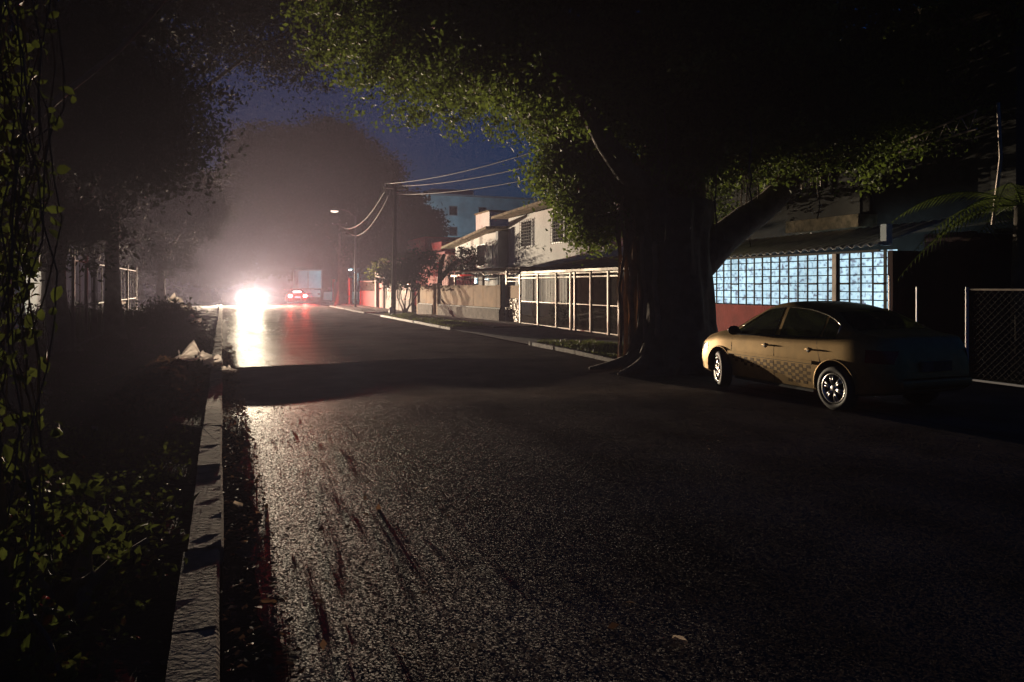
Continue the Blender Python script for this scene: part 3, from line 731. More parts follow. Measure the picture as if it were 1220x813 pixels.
# board fence on block base
t = thing('board_fence', 'weathered tan board fence on a low block base', 'fence', (12.0, 32, 0))
def fx(y): return 12.0-(y-32)*.085
def fbox(mb, y0, y1, d0, d1, z0, z1):
    a = [(fx(y0)+d0, y0), (fx(y0)+d1, y0), (fx(y1)+d1, y1), (fx(y1)+d0, y1)]
    mb.poly([(x, y, z0) for x, y in a], (0, 0, z1-z0)); return mb
b1 = MB(); fbox(b1, 32, 40.0, -.12, .14, 0, .62); b1.build('block_base', 'block', t)
b1 = MB(); fbox(b1, 40.9, 43.4, -.12, .14, 0, .62); b1.build('block_base', 'block', t)
ye = [32.05, 32.5, 34.0, 35.2, 36.7, 38.3, 40.0]
for a, b in zip(ye, ye[1:]):
    q = MB(); fbox(q, a+.015, b-.015, -.02, .02, .70, 1.74+random.uniform(-.02, .02)); q.build('board', 'tan_panel', t)
for a, b in ((40.95, 42.1), (42.14, 43.4)):
    q = MB(); fbox(q, a, b, -.02, .02, .70, 1.74); q.build('board', 'tan_panel', t)
q = MB(); fbox(q, 32, 40, -.06, .05, .625, .69); fbox(q, 40.9, 43.4, -.06, .05, .625, .69); q.build('bottom_rail', 'dark_steel', t)
for y in (40.1, 40.75, 43.5):
    q = MB(); fbox(q, y, y+.14, -.09, .09, 0, 1.85); q.build('post', 'tan_panel', t)
q = MB(); fbox(q, 40.26, 40.73, -.02, .02, .3, 1.6); q.build('gate_leaf', 'tan_panel', t)
# further small walls
t = thing('garden_wall', 'low pale garden wall with two wire panels behind the utility pole', 'wall', (10.9, 45, 0))
def walls(t, nm, x, y0, y1, z0, z1, m, th=.15): return MB().box(x, x+th, y0, y1, z0, z1).build(nm, m, t)
walls(t, 'base_wall', 11.0, 45.2, 53.2, 0, .75, 'paving')
for y in (45.2, 48.8, 53.0): walls(t, 'post', 10.98, y, y+.2, 0, 1.95, 'block', .2)
for a, b in ((45.5, 48.7), (49.1, 52.9)):
    mb = MB()
    for y in np.arange(a, b, .22): mb.box(11.04, 11.06, y, y+.02, .75, 1.8)
    mb.box(11.03, 11.07, a, b, 1.78, 1.83); mb.build('wire_panel', 'steel', t)
t = thing('gateway', 'small pale gateway arch with dark gate in the far garden wall', 'gateway', (11, 54, 0))
walls(t, 'pillar', 10.9, 53.4, 53.9, 0, 2.75, 'paving', .5); walls(t, 'pillar', 10.9, 56.2, 56.7, 0, 2.75, 'paving', .5)
walls(t, 'lintel', 10.9, 53.9, 56.2, 2.35, 2.65, 'paving', .5); walls(t, 'gate_leaf', 11.1, 53.9, 56.2, .05, 1.9, 'salmon', .05)
t = thing('garden_wall', 'red garden wall with a pale grille on top beyond the gateway', 'wall', (11, 57, 0))
walls(t, 'base_wall', 11.0, 56.8, 64, 0, 1.3, 'deep_red')
mb = MB()
for y in np.arange(57, 64, .3): mb.box(11.05, 11.09, y, y+.05, 1.3, 2.05)
mb.box(11.04, 11.1, 56.8, 64, 2.05, 2.12); mb.build('grille', 'paving', t)
t = thing('garden_wall', 'tall bright red fence farthest along the pavement', 'wall', (10.8, 66, 0))
walls(t, 'wall_panel', 10.6, 66.6, 69.6, 0, 2.3, 'deep_red'); walls(t, 'wall_panel', 10.6, 69.8, 77, 0, 2.1, 'deep_red')
for y in (66.3, 69.6, 77): walls(t, 'post', 10.5, y, y+.25, 0, 2.4, 'salmon', .25)
for i in range(3): pass
MB().box(11.5, 19, 92, 92.3, 0, 1.0).build('x', 'white_wall')
o = bpy.data.objects['x']; o.name = 'low_wall'; o.data.name = 'low_wall'; tag(o, 'low white wall lit blue-white beside the box truck', 'wall')

# ---------------------------------------------------------------- houses on the right
def house(name, label, loc): return thing(name, label, 'house', loc)
def window(t, x, y0, y1, z0, z1, nbars=5, grille=True, pane='glass_dark'):
    mb = MB()
    for a, b, c_, d in ((y0-.05, y1+.05, z1, z1+.06), (y0-.05, y1+.05, z0-.06, z0), (y0-.05, y0, z0, z1), (y1, y1+.05, z0, z1)): mb.box(x-.05, x+.02, a, b, c_, d)
    f = mb.build('window', 'white_steel', t)
    MB().box(x-.01, x+.01, y0, y1, z0, z1).build('pane', pane, f)
    if grille:
        mb = MB()
        for i in range(nbars+1): y = y0+(y1-y0)*i/nbars; mb.box(x-.12, x-.1, y-.012, y+.012, z0-.1, z1+.1)
        for i in range(9): z = z0+(z1-z0)*i/8; mb.box(x-.135, x-.12, y0-.06, y1+.06, z-.012, z+.012)
        mb.build('grille', 'dark_steel', f)
    return f
# white two-storey house
t = house('two_storey_house', 'white two storey house with overhanging flat roof and barred windows', (16, 30, 0))
MB().box(16, 24, 22, 41.4, 0, 5.75).build('wall', 'white_wall', t)
rf = MB(); rf.poly([(15.3, 21, 6.30), (15.3, 42.6, 5.80), (24.5, 42.6, 6.0), (24.5, 21, 6.5)], (0, 0, .14)); rf.build('roof', 'concrete', t)
window(t, 16, 37.7, 39.3, 3.95, 5.35); window(t, 16, 33.6, 35.0, 3.95, 5.4)
window(t, 16, 26, 28, 3.95, 5.35)
MB().box(15.94, 16, 22, 41.4, 2.95, 3.05).build('string_course', 'white_wall', t)
# white middle house
t = house('terraced_house', 'white house with sloping porch roof and water tank box on top', (15.2, 45, 0))
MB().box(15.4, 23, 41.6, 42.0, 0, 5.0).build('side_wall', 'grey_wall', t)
MB().box(15.4, 23, 42.0, 50.3, 0, 4.95).build('wall', 'white_wall', t)
rf = MB(); rf.poly([(14.6, 41.5, 5.1), (14.6, 51.2, 4.35), (23, 51.2, 4.6), (23, 41.5, 5.35)], (0, 0, .16)); rf.build('roof', 'concrete', t)
window(t, 15.4, 43.8, 45.4, 3.0, 4.3, grille=False)
window(t, 15.4, 42.6, 43.4, 2.9, 4.2, grille=False, pane='grey_wall')
mb = MB(); mb.box(15.0, 15.35, 42.2, 46.5, 2.2, 2.75); mb.build('balcony', 'white_wall', t)
tk = MB(); tk.box(17.5, 20.2, 49, 52, 5.15, 6.95); tk.build('water_tank_box', 'white_wall', t); MB().box(17.4, 20.3, 48.9, 52.1, 6.95, 7.05).build('tank_lid', 'concrete', t)
# pink houses
t = house('terraced_house', 'pale pink house with recessed doorway, red glow put into its paint', (15, 55, 0))
MB().box(15.2, 23, 51.4, 60, 0, 4.0).build('wall', 'pink_wall', t)
MB().box(14.9, 23, 51.3, 60.2, 4.0, 4.2).build('roof', 'red_roof', t)
window(t, 15.2, 53, 54.6, 2.4, 3.5, grille=False, pane='red_glow_wall')
MB().box(16, 19, 56, 58.8, 4.2, 5.2).build('roof_parapet', 'red_roof', t)
t = house('terraced_house', 'pink house with dark red rooftop room next to the dark tree', (15, 64, 0))
MB().box(15.2, 23, 60.4, 72, 0, 4.0).build('wall', 'pink_wall', t)
MB().box(15.0, 23, 60.3, 72, 4.0, 4.25).build('roof', 'red_roof', t)
MB().box(16.4, 21, 62.5, 69, 4.25, 6.0).build('rooftop_room', 'red_roof', t)
for y, z in ((61.2, 5.3), (59.4, 5.3)):
    mb = MB(); mb.tube([(17.5, y, 4.2), (17.5, y, z), (17.5, y, z+.15)], [.8, .78, .4], 20); tag(mb.build('water_tank', 'dark_wall', smooth=True), 'dark round water tank on the pink roofs' if y > 60 else 'second dark round water tank, nearer the white house', 'water tank', 'rooftop tanks')
# apartment block far behind
t = thing('apartment_block', 'large pale blue grey apartment block rising behind the houses', 'building', (30, 110, 0))
MB().box(28.3, 60, 110, 130, 0, 15.6).build('wall', 'blue_wall', t)
MB().box(24.2, 28.2, 109, 128, 0, 14.6).build('stair_tower', 'blue_wall', t)
MB().box(28.0, 60, 109.7, 130, 15.6, 15.9).build('parapet', 'grey_wall', t)
MB().box(31, 38, 114, 120, 15.9, 17.2).build('rooftop_room', 'grey_wall', t)
for x in (32.6, 37.4):
    for z in (3.0, 6.2, 9.4, 12.6):
        f = MB().box(x, x+1.4, 109.94, 110.0, z, z+1.5).build('window', 'grey_wall', t); MB().box(x+.1, x+1.3, 109.9, 109.94, z+.1, z+1.4).build('pane', 'glass_dark', f)
MB().box(28.15, 28.5, 109.5, 109.9, 0, 15.9).build('downpipe', 'steel', t)
t = thing('rooftop_shed', 'small white hut with flat lid between the water tanks and the tower block', 'building', (22, 62, 4))
MB().box(20.5, 23.6, 58, 60.5, 4.0, 5.9).build('wall', 'white_wall', t); MB().box(20.3, 23.8, 57.8, 60.7, 5.9, 6.05).build('roof', 'concrete', t)
# cool lamps glimpsed under the carport
for y, z0, z1, lab in ((39.9, 1.85, 2.15, 'pale blue lit pane above the board fence gate'), (38.2, 2.0, 2.1, 'thin turquoise light strip under the flat carport, lower one')):
    w_ = .35 if z1-z0 > .2 else .9
    o = MB().box(13.4, 13.46, y-w_/2, y+w_/2, z0, z1, .01).build('lit_sign', 'blue_window'); tag(o, lab, 'light')
o = MB().box(13.4, 13.46, 37.7, 38.5, 2.28, 2.36, .01).build('lit_sign', 'cool_lamp'); tag(o, 'thin turquoise light strip under the flat carport, upper one', 'light')

# ---------------------------------------------------------------- right: house with the lit curtain window
t = house('roadside_house', 'dark house with lit barred window under a corrugated awning', (12.3, 13, 0))
MB().box(12.3, 12.5, 10.95, 17.1, 0, 1.22).build('porch_wall', 'salmon', t)
MB().box(14.5, 22, 9.9, 20, 0, 7.2).build('wall', 'dark_wall', t)
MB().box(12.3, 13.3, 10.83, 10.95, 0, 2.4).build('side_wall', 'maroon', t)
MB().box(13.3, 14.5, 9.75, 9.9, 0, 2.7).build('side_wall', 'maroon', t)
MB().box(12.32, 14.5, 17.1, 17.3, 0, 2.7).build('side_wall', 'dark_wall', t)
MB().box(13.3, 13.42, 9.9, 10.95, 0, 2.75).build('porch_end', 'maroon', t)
MB().box(13.4, 22.4, 9.0, 20.4, 7.2, 7.45).build('roof', 'concrete', t)
c = MB(); c.grid(120, 4, lambda u, v: (12.62+.05*math.sin(u*150)+.02*math.sin(u*41), 11.0+6.05*u, 1.24+1.2*v)); c.build('curtain', 'curtain', t, smooth=True)
gt = MB()
ys = [11.02+6.0*i/20 for i in range(21)]
for i, y in enumerate(ys): w = .03 if i in (4, 0, 20) else .013; gt.box(12.30, 12.33, y-w, y+w, 1.22, 2.42)
for z in (1.24, 1.41, 1.58, 1.76, 1.93, 2.10, 2.27, 2.4): gt.box(12.335, 12.355, 11.0, 17.05, z-.011, z+.011)
for i in range(20):
    if i % 3 == 0: gt.box(12.29, 12.32, ys[i]+.03, ys[i]+.26, 1.73, 1.77)
gt.build('window_grille', 'dark_steel', t)
MB().box(12.27, 12.37, 12.25, 12.36, 1.22, 2.44).build('window_post', 'steel', t)
mb = MB(); mb.grid(200, 1, lambda u, v: (12.0+1.9*v, 10.9+6.4*u, 2.47+.55*v-.08*(u-.5)+.035*math.sin(u*6.4*2*math.pi/.24)))
aw = mb.build('awning', 'zinc', t, smooth=True)
sm = aw.modifiers.new('thick', 'SOLIDIFY'); sm.thickness = .008
mb = MB(); mb.box(12.02, 12.06, 10.9, 17.2, 2.38, 2.42); mb.build('awning_beam', 'dark_steel', t)
MB().box(12.12, 12.28, 10.82, 10.96, 2.5, 2.92).build('blue_lit_post', 'box_blue', t)  # short post; the blue light on it is put into its paint
MB().box(13.9, 14.5, 13.2, 15.6, 3.1, 3.4).build('balcony_slab', 'concrete', t)
MB().box(13.95, 14.05, 13.2, 15.6, 3.4, 4.2).build('balcony_wall', 'dark_wall', t)
for y in (12.72, 13.0, 13.3): MB().tube([(14.42, y*1.17, 2.9), (14.42, y*1.17, 6.2)], .03, 8).build('downpipe', 'steel', t)
# thin white posts beside car
for y, h_, lab in ((10.55, 1.9, 'thin white post by the car roof, taller one'), (9.95, 1.68, 'thin white post right of the taller one')):
    m_ = MB(); m_.tube([(11.9, y, 0), (11.9, y, h_)], .016, 8); m_.tube([(11.9, y, 0), (11.9, y, .05)], .05, 10)
    o = m_.build('thin_post', 'white_steel'); tag(o, lab, 'post', 'thin posts by the red wall')
bpy.data.objects['thin_post.001']['label'] = 'thin white post, shorter of the two behind the gold car'
# lattice bracket and slanting pole
def lattice(name, a, b, depth, label):
    a, b = Vector(a), Vector(b); m_ = MB(); d = Vector((0, 0, -depth))
    m_.tube([a, b], .022, 6); m_.tube([a+d*.75, b+d*.35], .022, 6)
    n = 6
    for i in range(n):
        p = a.lerp(b, i/n); q = (a+d*.75).lerp(b+d*.35, (i+.5)/n); r_ = a.lerp(b, (i+1)/n); m_.tube([p, q, r_], .012, 5)
    return tag(m_.build(name, 'steel'), label, 'bracket')
lattice('lattice_truss', (13.0, 9.6, 4.95), (13.0, 11.5, 4.6), .45, 'slanting steel lattice truss high on the dark house')
o = MB().tube([(13.0, 9.30, 2.8), (13.0, 9.15, 4.0), (13.0, 9.2, 5.0)], .03, 8).build('steel_post', 'steel'); tag(o, 'slightly bent upright post holding the end of the lattice truss', 'post')
o = MB().box(13.6, 16, 8.9, 9.7, 2.7, 2.78).build('flat_roof', 'dark_wall'); tag(o, 'flat dark canopy slab beneath the lattice truss', 'canopy')
for y in (9.0,):
    MB().box(13.65, 13.75, y, y+.1, 0, 2.7).build('post', 'dark_steel', o)
    MB().box(15.8, 15.9, y, y+.1, 0, 2.7).build('post', 'dark_steel', o)
# chain link fence
t = thing('chain_link_fence', 'chain link fence panel with pale steel frame beside the parked car', 'fence', (12.05, 9.0, 0))
MB().tube([(12.05, 9.08, 0), (12.05, 9.08, 1.68)], .028, 10).build('post', 'white_steel', t)
MB().tube([(12.05, 4.6, 0), (12.05, 4.6, 1.68)], .028, 10).build('post', 'white_steel', t)
mb = MB(); mb.tube([(12.05, 4.6, 1.64), (12.05, 9.08, 1.64)], .018, 8).build('top_rail', 'steel', t)
mb = MB(); mb.tube([(12.05, 4.6, .08), (12.05, 9.08, .08)], .02, 8).build('bottom_rail', 'white_steel', t)
mb = MB(); y0, y1 = 4.6, 9.08; Hh = 1.56
for d in (-1, 1):
    k = -Hh
    while k < y1-y0:
        t0 = max(0, -k/Hh); t1 = min(1, (y1-y0-k)/Hh)
        pa = (k+Hh*t0, .08+Hh*t0); pb = (k+Hh*t1, .08+Hh*t1)
        if d < 0: pa = (y1-y0-pa[0], pa[1]); pb = (y1-y0-pb[0], pb[1])
        mb.tube([(12.05+.003*d, y0+pa[0], pa[1]), (12.05+.003*d, y0+pb[0], pb[1])], .0022, 3, False)
        k += .12
mb.build('wire_mesh', 'dark_steel', t)

# ---------------------------------------------------------------- trees
def limb(a, b, ra, rb, bend=.15, n=8, seed=0):
    a, b = Vector(a), Vector(b); r = random.Random(seed); o1 = Vector((r.uniform(-1, 1), r.uniform(-1, 1), r.uniform(0, 1)))*bend*(b-a).length
    pts = []; rad = []
    for i in range(n+1):
        t = i/n; pts.append(a.lerp(b, t)+o1*math.sin(math.pi*t)*.5+Vector((r.uniform(-1, 1), r.uniform(-1, 1), r.uniform(-1, 1)))*.02*(b-a).length); rad.append(ra+(rb-ra)*t**.8)
    return pts, rad
def tree(name, label, x, y, h, tr, lobes, size, per, spread, leafm='leaf_dark', barkm='dark_bark', group=None, extra=None):
    t = thing(name, label, 'tree', (x, y, 0), group=group)
    mb = MB(); n = 14; pts = []; rad = []
    for i in range(n+1):
        f = i/n; pts.append((x+.12*math.sin(f*4+x), y+.1*math.sin(f*3+y), -.1+h*f)); rad.append(tr*(1+.9*math.exp(-f*9))*(1-.35*f))
    mb.tube(pts, rad, 20, ridge=.07)
    top = Vector(pts[-1])
    for i, L in enumerate(lobes):
        p, r = limb(top-Vector((0, 0, h*.12*(i % 3))), (L[0], L[1], L[2]), tr*.45, tr*.08, seed=i+int(x*10)); mb.tube(p, r, 8)
    mb.build('trunk', barkm, t, smooth=True)
    quads_mesh('crown', leaves(crown_pts(lobes, per, spread), size), leafm, t)
    return t
# the great fig
fx0, fy0 = 8.85, 13.2
t = thing('fig_tree', 'huge fig tree with thick ridged trunk and hanging aerial roots', 'tree', (fx0, fy0, 0))
mb = MB(); pts = []; rad = []
for i in range(27):
    f = i/26; z = -.15+3.6*f
    pts.append((fx0+.05*math.sin(f*5), fy0, z)); rad.append(.72+.42*math.exp(-f*7)+.12*max(0, f-.75)*4)
mb.tube(pts, rad, 72, ridge=.055, nr=9)
for i in range(10):
    a = 2*math.pi*i/10+.3; L = random.uniform(1.1, 1.9)
    p0 = Vector((fx0+math.cos(a)*.5, fy0+math.sin(a)*.5, .9)); p1 = Vector((fx0+math.cos(a)*.95, fy0+math.sin(a)*.95, .25)); p2 = Vector((fx0+math.cos(a)*L, fy0+math.sin(a)*L, -.02))
    mb.tube([p0, (p0+p1)/2-Vector((0, 0, .12)), p1-Vector((0, 0, .12)), (p1+p2)/2-Vector((0, 0, .08)), p2], [.26, .22, .16, .09, .03], 10)
flobes = [ # cx cy cz rx ry rz clumps
 (8.5, 13.5, 8.2, 4.2, 4.2, 2.6, 420), (5.2, 14.0, 6.9, 2.6, 2.6, 1.5, 380), (3.5, 14.6, 6.9, 2.1, 2.6, 1.5, 320), 
 (5.6, 17.5, 7.0, 2.8, 2.6, 1.6, 300), (3.4, 12.4, 7.4, 2.1, 2.2, 1.3, 220), (7.55, 15.2, 4.35, .9, 1.4, 1.1, 230), (7.5, 14.6, 5.5, 1.3, 1.8, 1.2, 240), (7.75, 14.6, 3.2, .55, .9, .7, 80),
 (11.0, 12.5, 6.9, 2.8, 2.6, 2.2, 340), (10.4, 15.5, 6.2, 2.4, 2.4, 2.0, 220), (9.0, 10.5, 6.9, 3.0, 2.4, 1.9, 340), (6.0, 10.8, 7.4, 2.8, 2.2, 1.6, 240),
 (12.2, 10.4, 7.4, 2.4, 2.4, 1.7, 240), (8.9, 12.6, 4.6, 1.3, 1.0, .8, 60), (10.5, 12.0, 4.7, 1.2, 1.0, .7, 70), 
 (9.0, 12.0, 5.0, 1.9, 1.3, 1.2, 260), (10.6, 11.2, 5.0, 1.8, 1.5, 1.2, 220), (7.6, 12.4, 5.6, 1.6, 1.4, 1.1, 200), (12.6, 11.6, 5.4, 1.6, 1.8, 1.3, 160), (8.0, 11.4, 6.4, 2.4, 1.6, 1.3, 260), (4.6, 12.6, 6.0, 2.0, 1.6, .9, 240), (6.3, 13.0, 5.7, 1.6, 1.5, .9, 220), (12.8, 17.6, 5.4, 1.9, 1.8, 2.2, 240), (14.2, 17, 7.6, 2.0, 2.4, 2.4, 200)]
for i, L in enumerate(flobes):
    st = Vector((fx0+.25*math.sin(i), fy0+.2*math.cos(i), 2.6+.09*i)); p, r = limb(st, L[:3], .30 if L[6] > 200 else .13, .04, .2, 10, i); mb.tube(p, r, 10)
p, r = limb((fx0+.3, fy0-.1, 2.1), (11.6, 12.2, 4.4), .42, .2, .1, 10, 77); mb.tube(p, r, 14)
mb.build('trunk', 'bark', t, smooth=True)
quads_mesh('crown', leaves(crown_pts(flobes, 64, .21), .10, .55), 'leaf', t)
rr = random.Random(5)
for i in range(34):
    if i < 12: x, y = fx0-.78+rr.uniform(-.25, .35), fy0+rr.uniform(-.5, .9); z1 = 0.; z0 = rr.uniform(3.2, 4.6); rd = rr.uniform(.02, .07)
    else: a = rr.uniform(0, 6.28); q = rr.uniform(.8, 3.2); x, y = fx0+q*math.cos(a), fy0+q*math.sin(a); z0 = rr.uniform(4.2, 5.2); z1 = rr.uniform(2.4, 3.8); rd = rr.uniform(.006, .016)
    pts = [(x+rr.uniform(-.05, .05)*(1-j/9)*2, y+rr.uniform(-.04, .04), z0+(z1-z0)*j/9-(.05 if j == 9 else 0)) for j in range(10)]
    MB().tube(pts, [rd*(1.0+.8*(j == 9 and i < 12)) for j in range(10)], 6).build('aerial_root', 'lit_bark' if i < 12 else 'bark', t, smooth=True)

# trees along the far right: the big round dark mass
tree('street_tree', 'tall round dark tree standing beside the street lamp', 10.4, 68.5, 5.4, .45,
     [(9.6, 69, 9.6, 4.6, 4.0, 4.6, 560), (6.8, 69, 11.6, 4.6, 3.6, 4.2, 500), (11.8, 68.5, 7.2, 3.2, 3.0, 3.4, 280), (9.4, 69, 14.0, 3.7, 3.6, 2.8, 280), (12.8, 68, 11.4, 2.6, 3, 3.2, 240), (3.6, 70, 13.0, 3.6, 3.4, 3.0, 280)],
     .30, 80, .5, group='street trees beyond the cars')
for i, (x, y, s, lab) in enumerate([(-1.5, 82, 1.1, 'dark tree behind the headlights'), (11.5, 97, 1.25, 'dark tree rising behind the box truck'), (4, 125, 1.9, 'distant tree closing the end of the street'), (-9, 95, 1.4, 'dark far tree left of the headlights'), (19, 88, 1.2, 'dark tree behind the pink houses'), (16, 128, 1.8, 'farthest tree behind the truck and houses')]):
    tree('street_tree', lab, x, y, 4.5*s, .4*s, [(x, y, 8*s, 4.5*s, 4*s, 3.4*s, 240), (x-2.5*s, y+1, 6.4*s, 3*s, 3*s, 2.4*s, 140), (x+2.8*s, y-.5, 6.8*s, 3*s, 3*s, 2.6*s, 140), (x+.4, y, 3.4*s, 3.4*s, 2*s, 2.2*s, 120)], .42*s, 60, .6, group='street trees beyond the cars')
# left side trees
for x, y, s, lab in [(-3.6, 20.5, 1.0, 'dark tree overhanging the left verge behind the garden fence'), (-6.5, 34, 1.15, 'dark tree behind the far fence posts'), (-3.4, 50, 1.1, 'tree on the left verge before the headlights'), (-9.5, 22, 1.1, 'dense dark tree at the left behind the fence')]:
    tree('garden_tree', lab, x, y, 3.4*s, .26*s, [(x, y, 6.6*s, 3.0*s, 3.2*s, 2.4*s, 320), (x+1.6*s, y-1, 5.6*s, 2.2*s, 2.4*s, 1.7*s, 200), (x-2.2*s, y, 5.2*s, 2.4*s, 2.4*s, 2.0*s, 200), (x, y-.6, 3.1*s, 1.8*s, 1.3*s, 1.2*s, 60)], .13*s, 84, .36, group='trees on the left verge')
tree('garden_tree', 'tree whose dark crown hangs over the top of the picture', -2.6, 11.5, 5.2, .11, [(-1.4, 12.2, 7.9, 3.0, 2.6, 1.5, 420), (-3.2, 9.5, 7.2, 2.4, 2.4, 1.4, 320), (.9, 13.4, 8.6, 2.0, 2.2, 1.1, 200)], .09, 24, .25, group='trees on the left verge')
tree('garden_tree', 'tallest tree whose crown closes the sky over the road', -2.9, 24.5, 7.5, .2, [(-1.4, 25, 11.3, 3.4, 4, 3.0, 460), (2.2, 26, 11.6, 3.2, 4, 2.9, 460), (5.4, 27, 12.4, 2.8, 3.6, 2.5, 340), (-5, 25, 10.5, 3, 3, 3, 300)], .12, 90, .36, group='trees on the left verge')
bpy.data.objects['garden_tree.004']['label'] = 'slender tree whose dark crown overhangs the leaf heap'
# shrubs on the right
def bush(name, label, x, y, z, lobes, size, per, spread, m='leaf_dark', stems=5, cat='shrub'):
    t = thing(name, label, cat, (x, y, z)); mb = MB()
    for i in range(stems):
        L = lobes[i % len(lobes)]; p, r = limb((x+random.uniform(-.1, .1), y+random.uniform(-.1, .1), z), (L[0]+random.uniform(-.3, .3), L[1]+random.uniform(-.3, .3), L[2]), .05, .015, .2, 6, i); mb.tube(p, r, 6)
    mb.build('stem', 'dark_bark', t, smooth=True); quads_mesh('foliage', leaves(crown_pts(lobes, per, spread), size), m, t); return t
bush('garden_shrub', 'dark bushy shrub with upright leafy clumps behind the utility pole', 10.0, 42.5, .05, [(10.2, 42.8, 2.6, 1.3, 1.4, 1.2, 110), (9.8, 44.5, 2.4, 1.1, 1.4, 1.1, 80), (11, 42, 3.3, .8, .9, .6, 50)], .2, 16, .25)
bush('garden_shrub', 'dark fir shaped shrub in front of the white middle house', 14.4, 44.5, .1, [(14.4, 44.5, 3.2, 1.2, 1.3, .5, 60), (14.4, 44.5, 3.8, .8, .9, .4, 40), (14.4, 44.5, 2.6, 1.5, 1.6, .5, 70)], .14, 16, .16)
bush('garden_shrub', 'pale lit shrub above the gateway in the garden wall', 12.5, 58, .1, [(12.4, 58, 2.7, 1.6, 2.4, 1.0, 120)], .16, 18, .3, 'leaf')
bush('garden_shrub', 'low bush growing inside the wire gates', 13.5, 27.5, .1, [(13.4, 27.5, .6, .7, 1.6, .5, 60), (13.3, 23, .5, .6, 1.2, .4, 40)], .1, 16, .15)
bush('low_hedge', 'low dark hedge growing across the near verge', -3, 29.5, .05, bushes, .12, 26, .18, 'leaf_dark', 9, 'hedge')
# cactus arms
t = thing('cactus', 'dark cactus with two thick raised arms beside the pink house', 'cactus', (11.6, 41, 0))
MB().tube([(11.6, 41.0, .05), (11.6, 41.0, 1.6), (11.65, 41, 2.6)], [.16, .15, .13], 10).build('stem', 'leaf_dark', t, smooth=True)
MB().tube([(11.6, 41, 2.0), (12.0, 41, 2.5), (12.5, 40.6, 3.1)], [.14, .15, .12], 10).build('arm', 'leaf_dark', t, smooth=True)
MB().tube([(11.6, 41, 2.4), (11.7, 41, 3.0), (12.0, 41.4, 3.5)], [.12, .13, .1], 10).build('arm', 'leaf_dark', t, smooth=True)
# palm at the right
t = thing('palm', 'palm with arching fronds above the chain link fence', 'palm', (12.95, 8.75, 0))
MB().tube([(12.95, 8.75, 0), (12.9, 8.75, 1.6), (12.95, 8.75, 3.1)], [.16, .13, .1], 12).build('trunk', 'dark_bark', t, smooth=True)
for k in range(13):
    a = 2*math.pi*k/13+.2; up = .5+.4*math.sin(k*2.1); L = 2.0; pts = []
    for i in range(15):
        f = i/14; pts.append(Vector((12.95+math.cos(a)*L*f, 8.75+math.sin(a)*L*f, 3.1+up*f*1.6-1.5*f*f)))
    mb = MB(); mb.tube(pts, [.015*(1-.7*i/14) for i in range(15)], 5); side = Vector((-math.sin(a), math.cos(a), 0))
    for i in range(1, 15):
        for s in (-1, 1):
            for e in (0, .5):
                if i == 14 and e: continue
                b0 = pts[i].lerp(pts[min(14, i+1)], e); dr = (pts[min(14, i+1)]-pts[i-1]).normalized(); ln = .5*math.sin(math.pi*min(.95, .15+i/16))
                tip = b0+side*s*ln*.75+dr*ln*.5-Vector((0, 0, ln*.35)); w = dr*.014
                mb.poly([b0-w, b0+w, b0.lerp(tip, .5)+w*1.3, tip]); 
    mb.build('frond', 'leaf', t)
# ---------------------------------------------------------------- left fence and pavilion
t = thing('picket_fence', 'tall pale fence of thin posts on the left verge', 'fence', (-3.3, 24, 0))
for i, y in enumerate((20.2, 22.0, 23.3, 26.5, 28.3, 31.0, 34.0)): MB().box(-3.34, -3.27, y, y+.07, 0, 2.5).build('post', 'dark_steel', t)
mb = MB()
for y in np.arange(20.2, 34, .9): mb.box(-3.315, -3.295, y, y+.018, .15, 2.35)
for z in (.25, 1.2, 2.3): mb.box(-3.325, -3.29, 20.2, 34, z, z+.03)
mb.build('bars', 'dark_steel', t)
t = house('garden_house', 'dim pale house behind the left fence', (-8, 30, 0))
MB().box(-14, -7.0, 27, 36, 0, 5.2).build('wall', 'blue_wall', t); MB().box(-14.3, -6.7, 26.7, 36.3, 5.2, 5.4).build('roof', 'concrete', t)
MB().box(-6.98, -6.9, 29, 30.2, 3.2, 4.4).build('window', 'white_steel', t)
t = thing('garden_wall', 'overgrown wall at the left edge beside the camera', 'wall', (-3, 5, 0))
MB().box(-4.2, -4.0, -2, 18, 0, 1.4).build('wall', 'dark_wall', t)

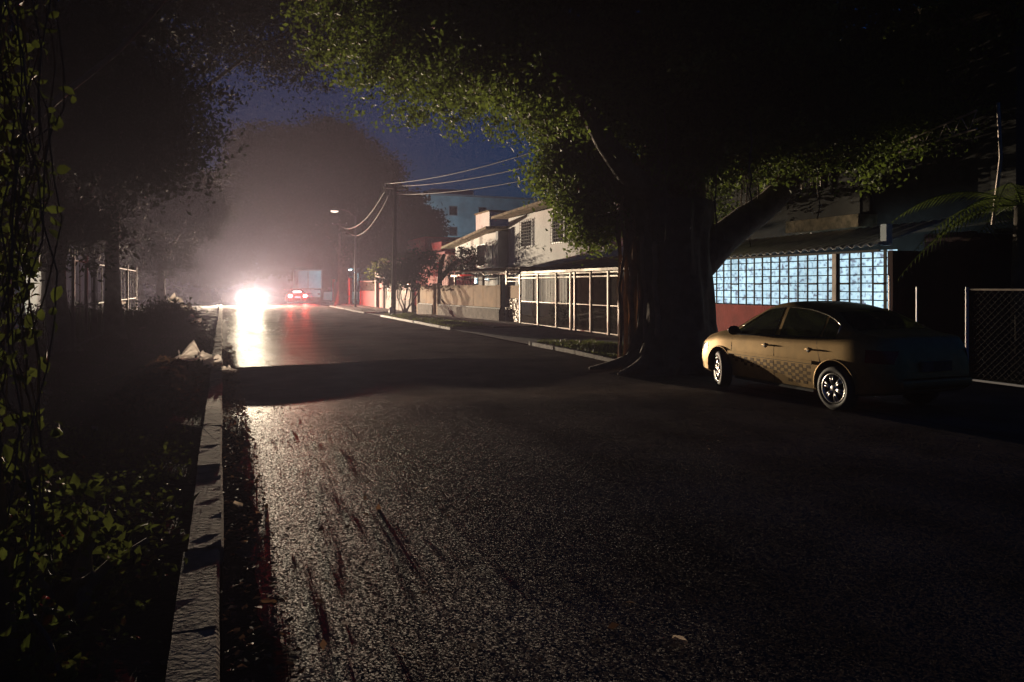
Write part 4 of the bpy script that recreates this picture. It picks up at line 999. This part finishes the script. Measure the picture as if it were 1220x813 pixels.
# ---------------------------------------------------------------- left foreground vines on a leaning trunk
def vine_trunk(x, y, label, h=4.6, r=.12, strands=26, sd=3, wid=.28):
    rr = random.Random(sd); t = thing('vine_covered_tree', label, 'tree', (x, y, 0), group='vine covered trees at the left edge')
    mb = MB(); mb.tube([(x, y, -.1), (x-.06, y, h*.3), (x-.03, y+.05, h*.7), (x-.1, y, h)], [r*1.4, r, r*.9, r*.7], 12, ridge=.08); mb.build('trunk', 'dark_bark', t, smooth=True)
    P = []; mb = MB()
    for k in range(strands):
        a = rr.uniform(0, 6.28); q = wid*rr.uniform(.4, 1.1); px, py = x+q*math.cos(a), y+q*math.sin(a); z0 = rr.uniform(h*.35, h); z1 = rr.uniform(.0, h*.5) if k > 8 else rr.uniform(0, .3)
        pts = []; n = 14
        for j in range(n+1):
            f = j/n; pts.append((px+rr.uniform(-.03, .03)+.05*math.sin(f*9+k), py+rr.uniform(-.03, .03), z0+(z1-z0)*f))
            for _ in range(rr.randint(0, 2)): P.append((pts[-1][0]+rr.gauss(0, .03), pts[-1][1]+rr.gauss(0, .03), pts[-1][2]+rr.gauss(0, .05)))
        mb.tube(pts, .0035, 4, False)
    mb.build('vine_stem', 'twig', t)
    quads_mesh('vine_leaves', fine_leaves(np.array(P), .06, .6, .9), 'leaf_vine', t); return t
vine_trunk(-.95, 3.75, 'vine covered trunk nearest the camera at the left edge', sd=3, r=.10, wid=.22, strands=60)
vine_trunk(-1.62, 5.5, 'second vine covered trunk with dense dry hanging vines', sd=8, r=.15, wid=.36, strands=110)
vine_trunk(-2.7, 8.2, 'vine covered trunk farthest from the camera on the left verge', sd=12, r=.14, wid=.42, strands=80)
t = thing('vine', 'leafy vine trailing over the ground at the lower left corner', 'vine', (-.75, 3.5, 0))
P = []; vp = []
for j in range(30):
    f = j/29; vp.append((-.82+.35*f+.03*math.sin(f*14), 3.75-.75*f, .95*(1-f)**2+.03+.02*math.sin(f*30)))
    for _ in range(5): P.append((vp[-1][0]+random.gauss(0, .05), vp[-1][1]+random.gauss(0, .05), max(.04, vp[-1][2]+random.gauss(0, .06))))
MB().tube(vp, .008, 6).build('stem', 'twig', t, smooth=True); quads_mesh('leaves', fine_leaves(np.array(P), .075, .55, .3), 'leaf_vine', t)
bush('weeds', 'tall leafy weed beside the vine covered trunk', -.72, 4.1, .05, [(-.68, 4.1, .55, .16, .16, .35, 16), (-.5, 4.2, .35, .12, .12, .2, 8)], .075, 8, .06, 'leaf_vine', 5, 'plant')
# ---------------------------------------------------------------- haze
mb = MB(); mb.box(-420, 420, -30, 620, -1.4, 40)  # haze volume added so the headlights get a bloom-like glow
hz = mb.build('haze', M['wire']); tag(hz, kind='stuff'); hz['label'] = 'thin night haze added to make the glow around the headlights'
hm = bpy.data.materials.new('haze'); hm.use_nodes = True; n = hm.node_tree.nodes; n.remove(n['Principled BSDF'])
pv = n.new('ShaderNodeVolumePrincipled'); pv.inputs['Color'].default_value = (.80, .75, 1.0, 1); pv.inputs['Density'].default_value = .0006; pv.inputs['Anisotropy'].default_value = .64
hm.node_tree.links.new(pv.outputs[0], n['Material Output'].inputs['Volume']); hz.data.materials.clear(); hz.data.materials.append(hm)
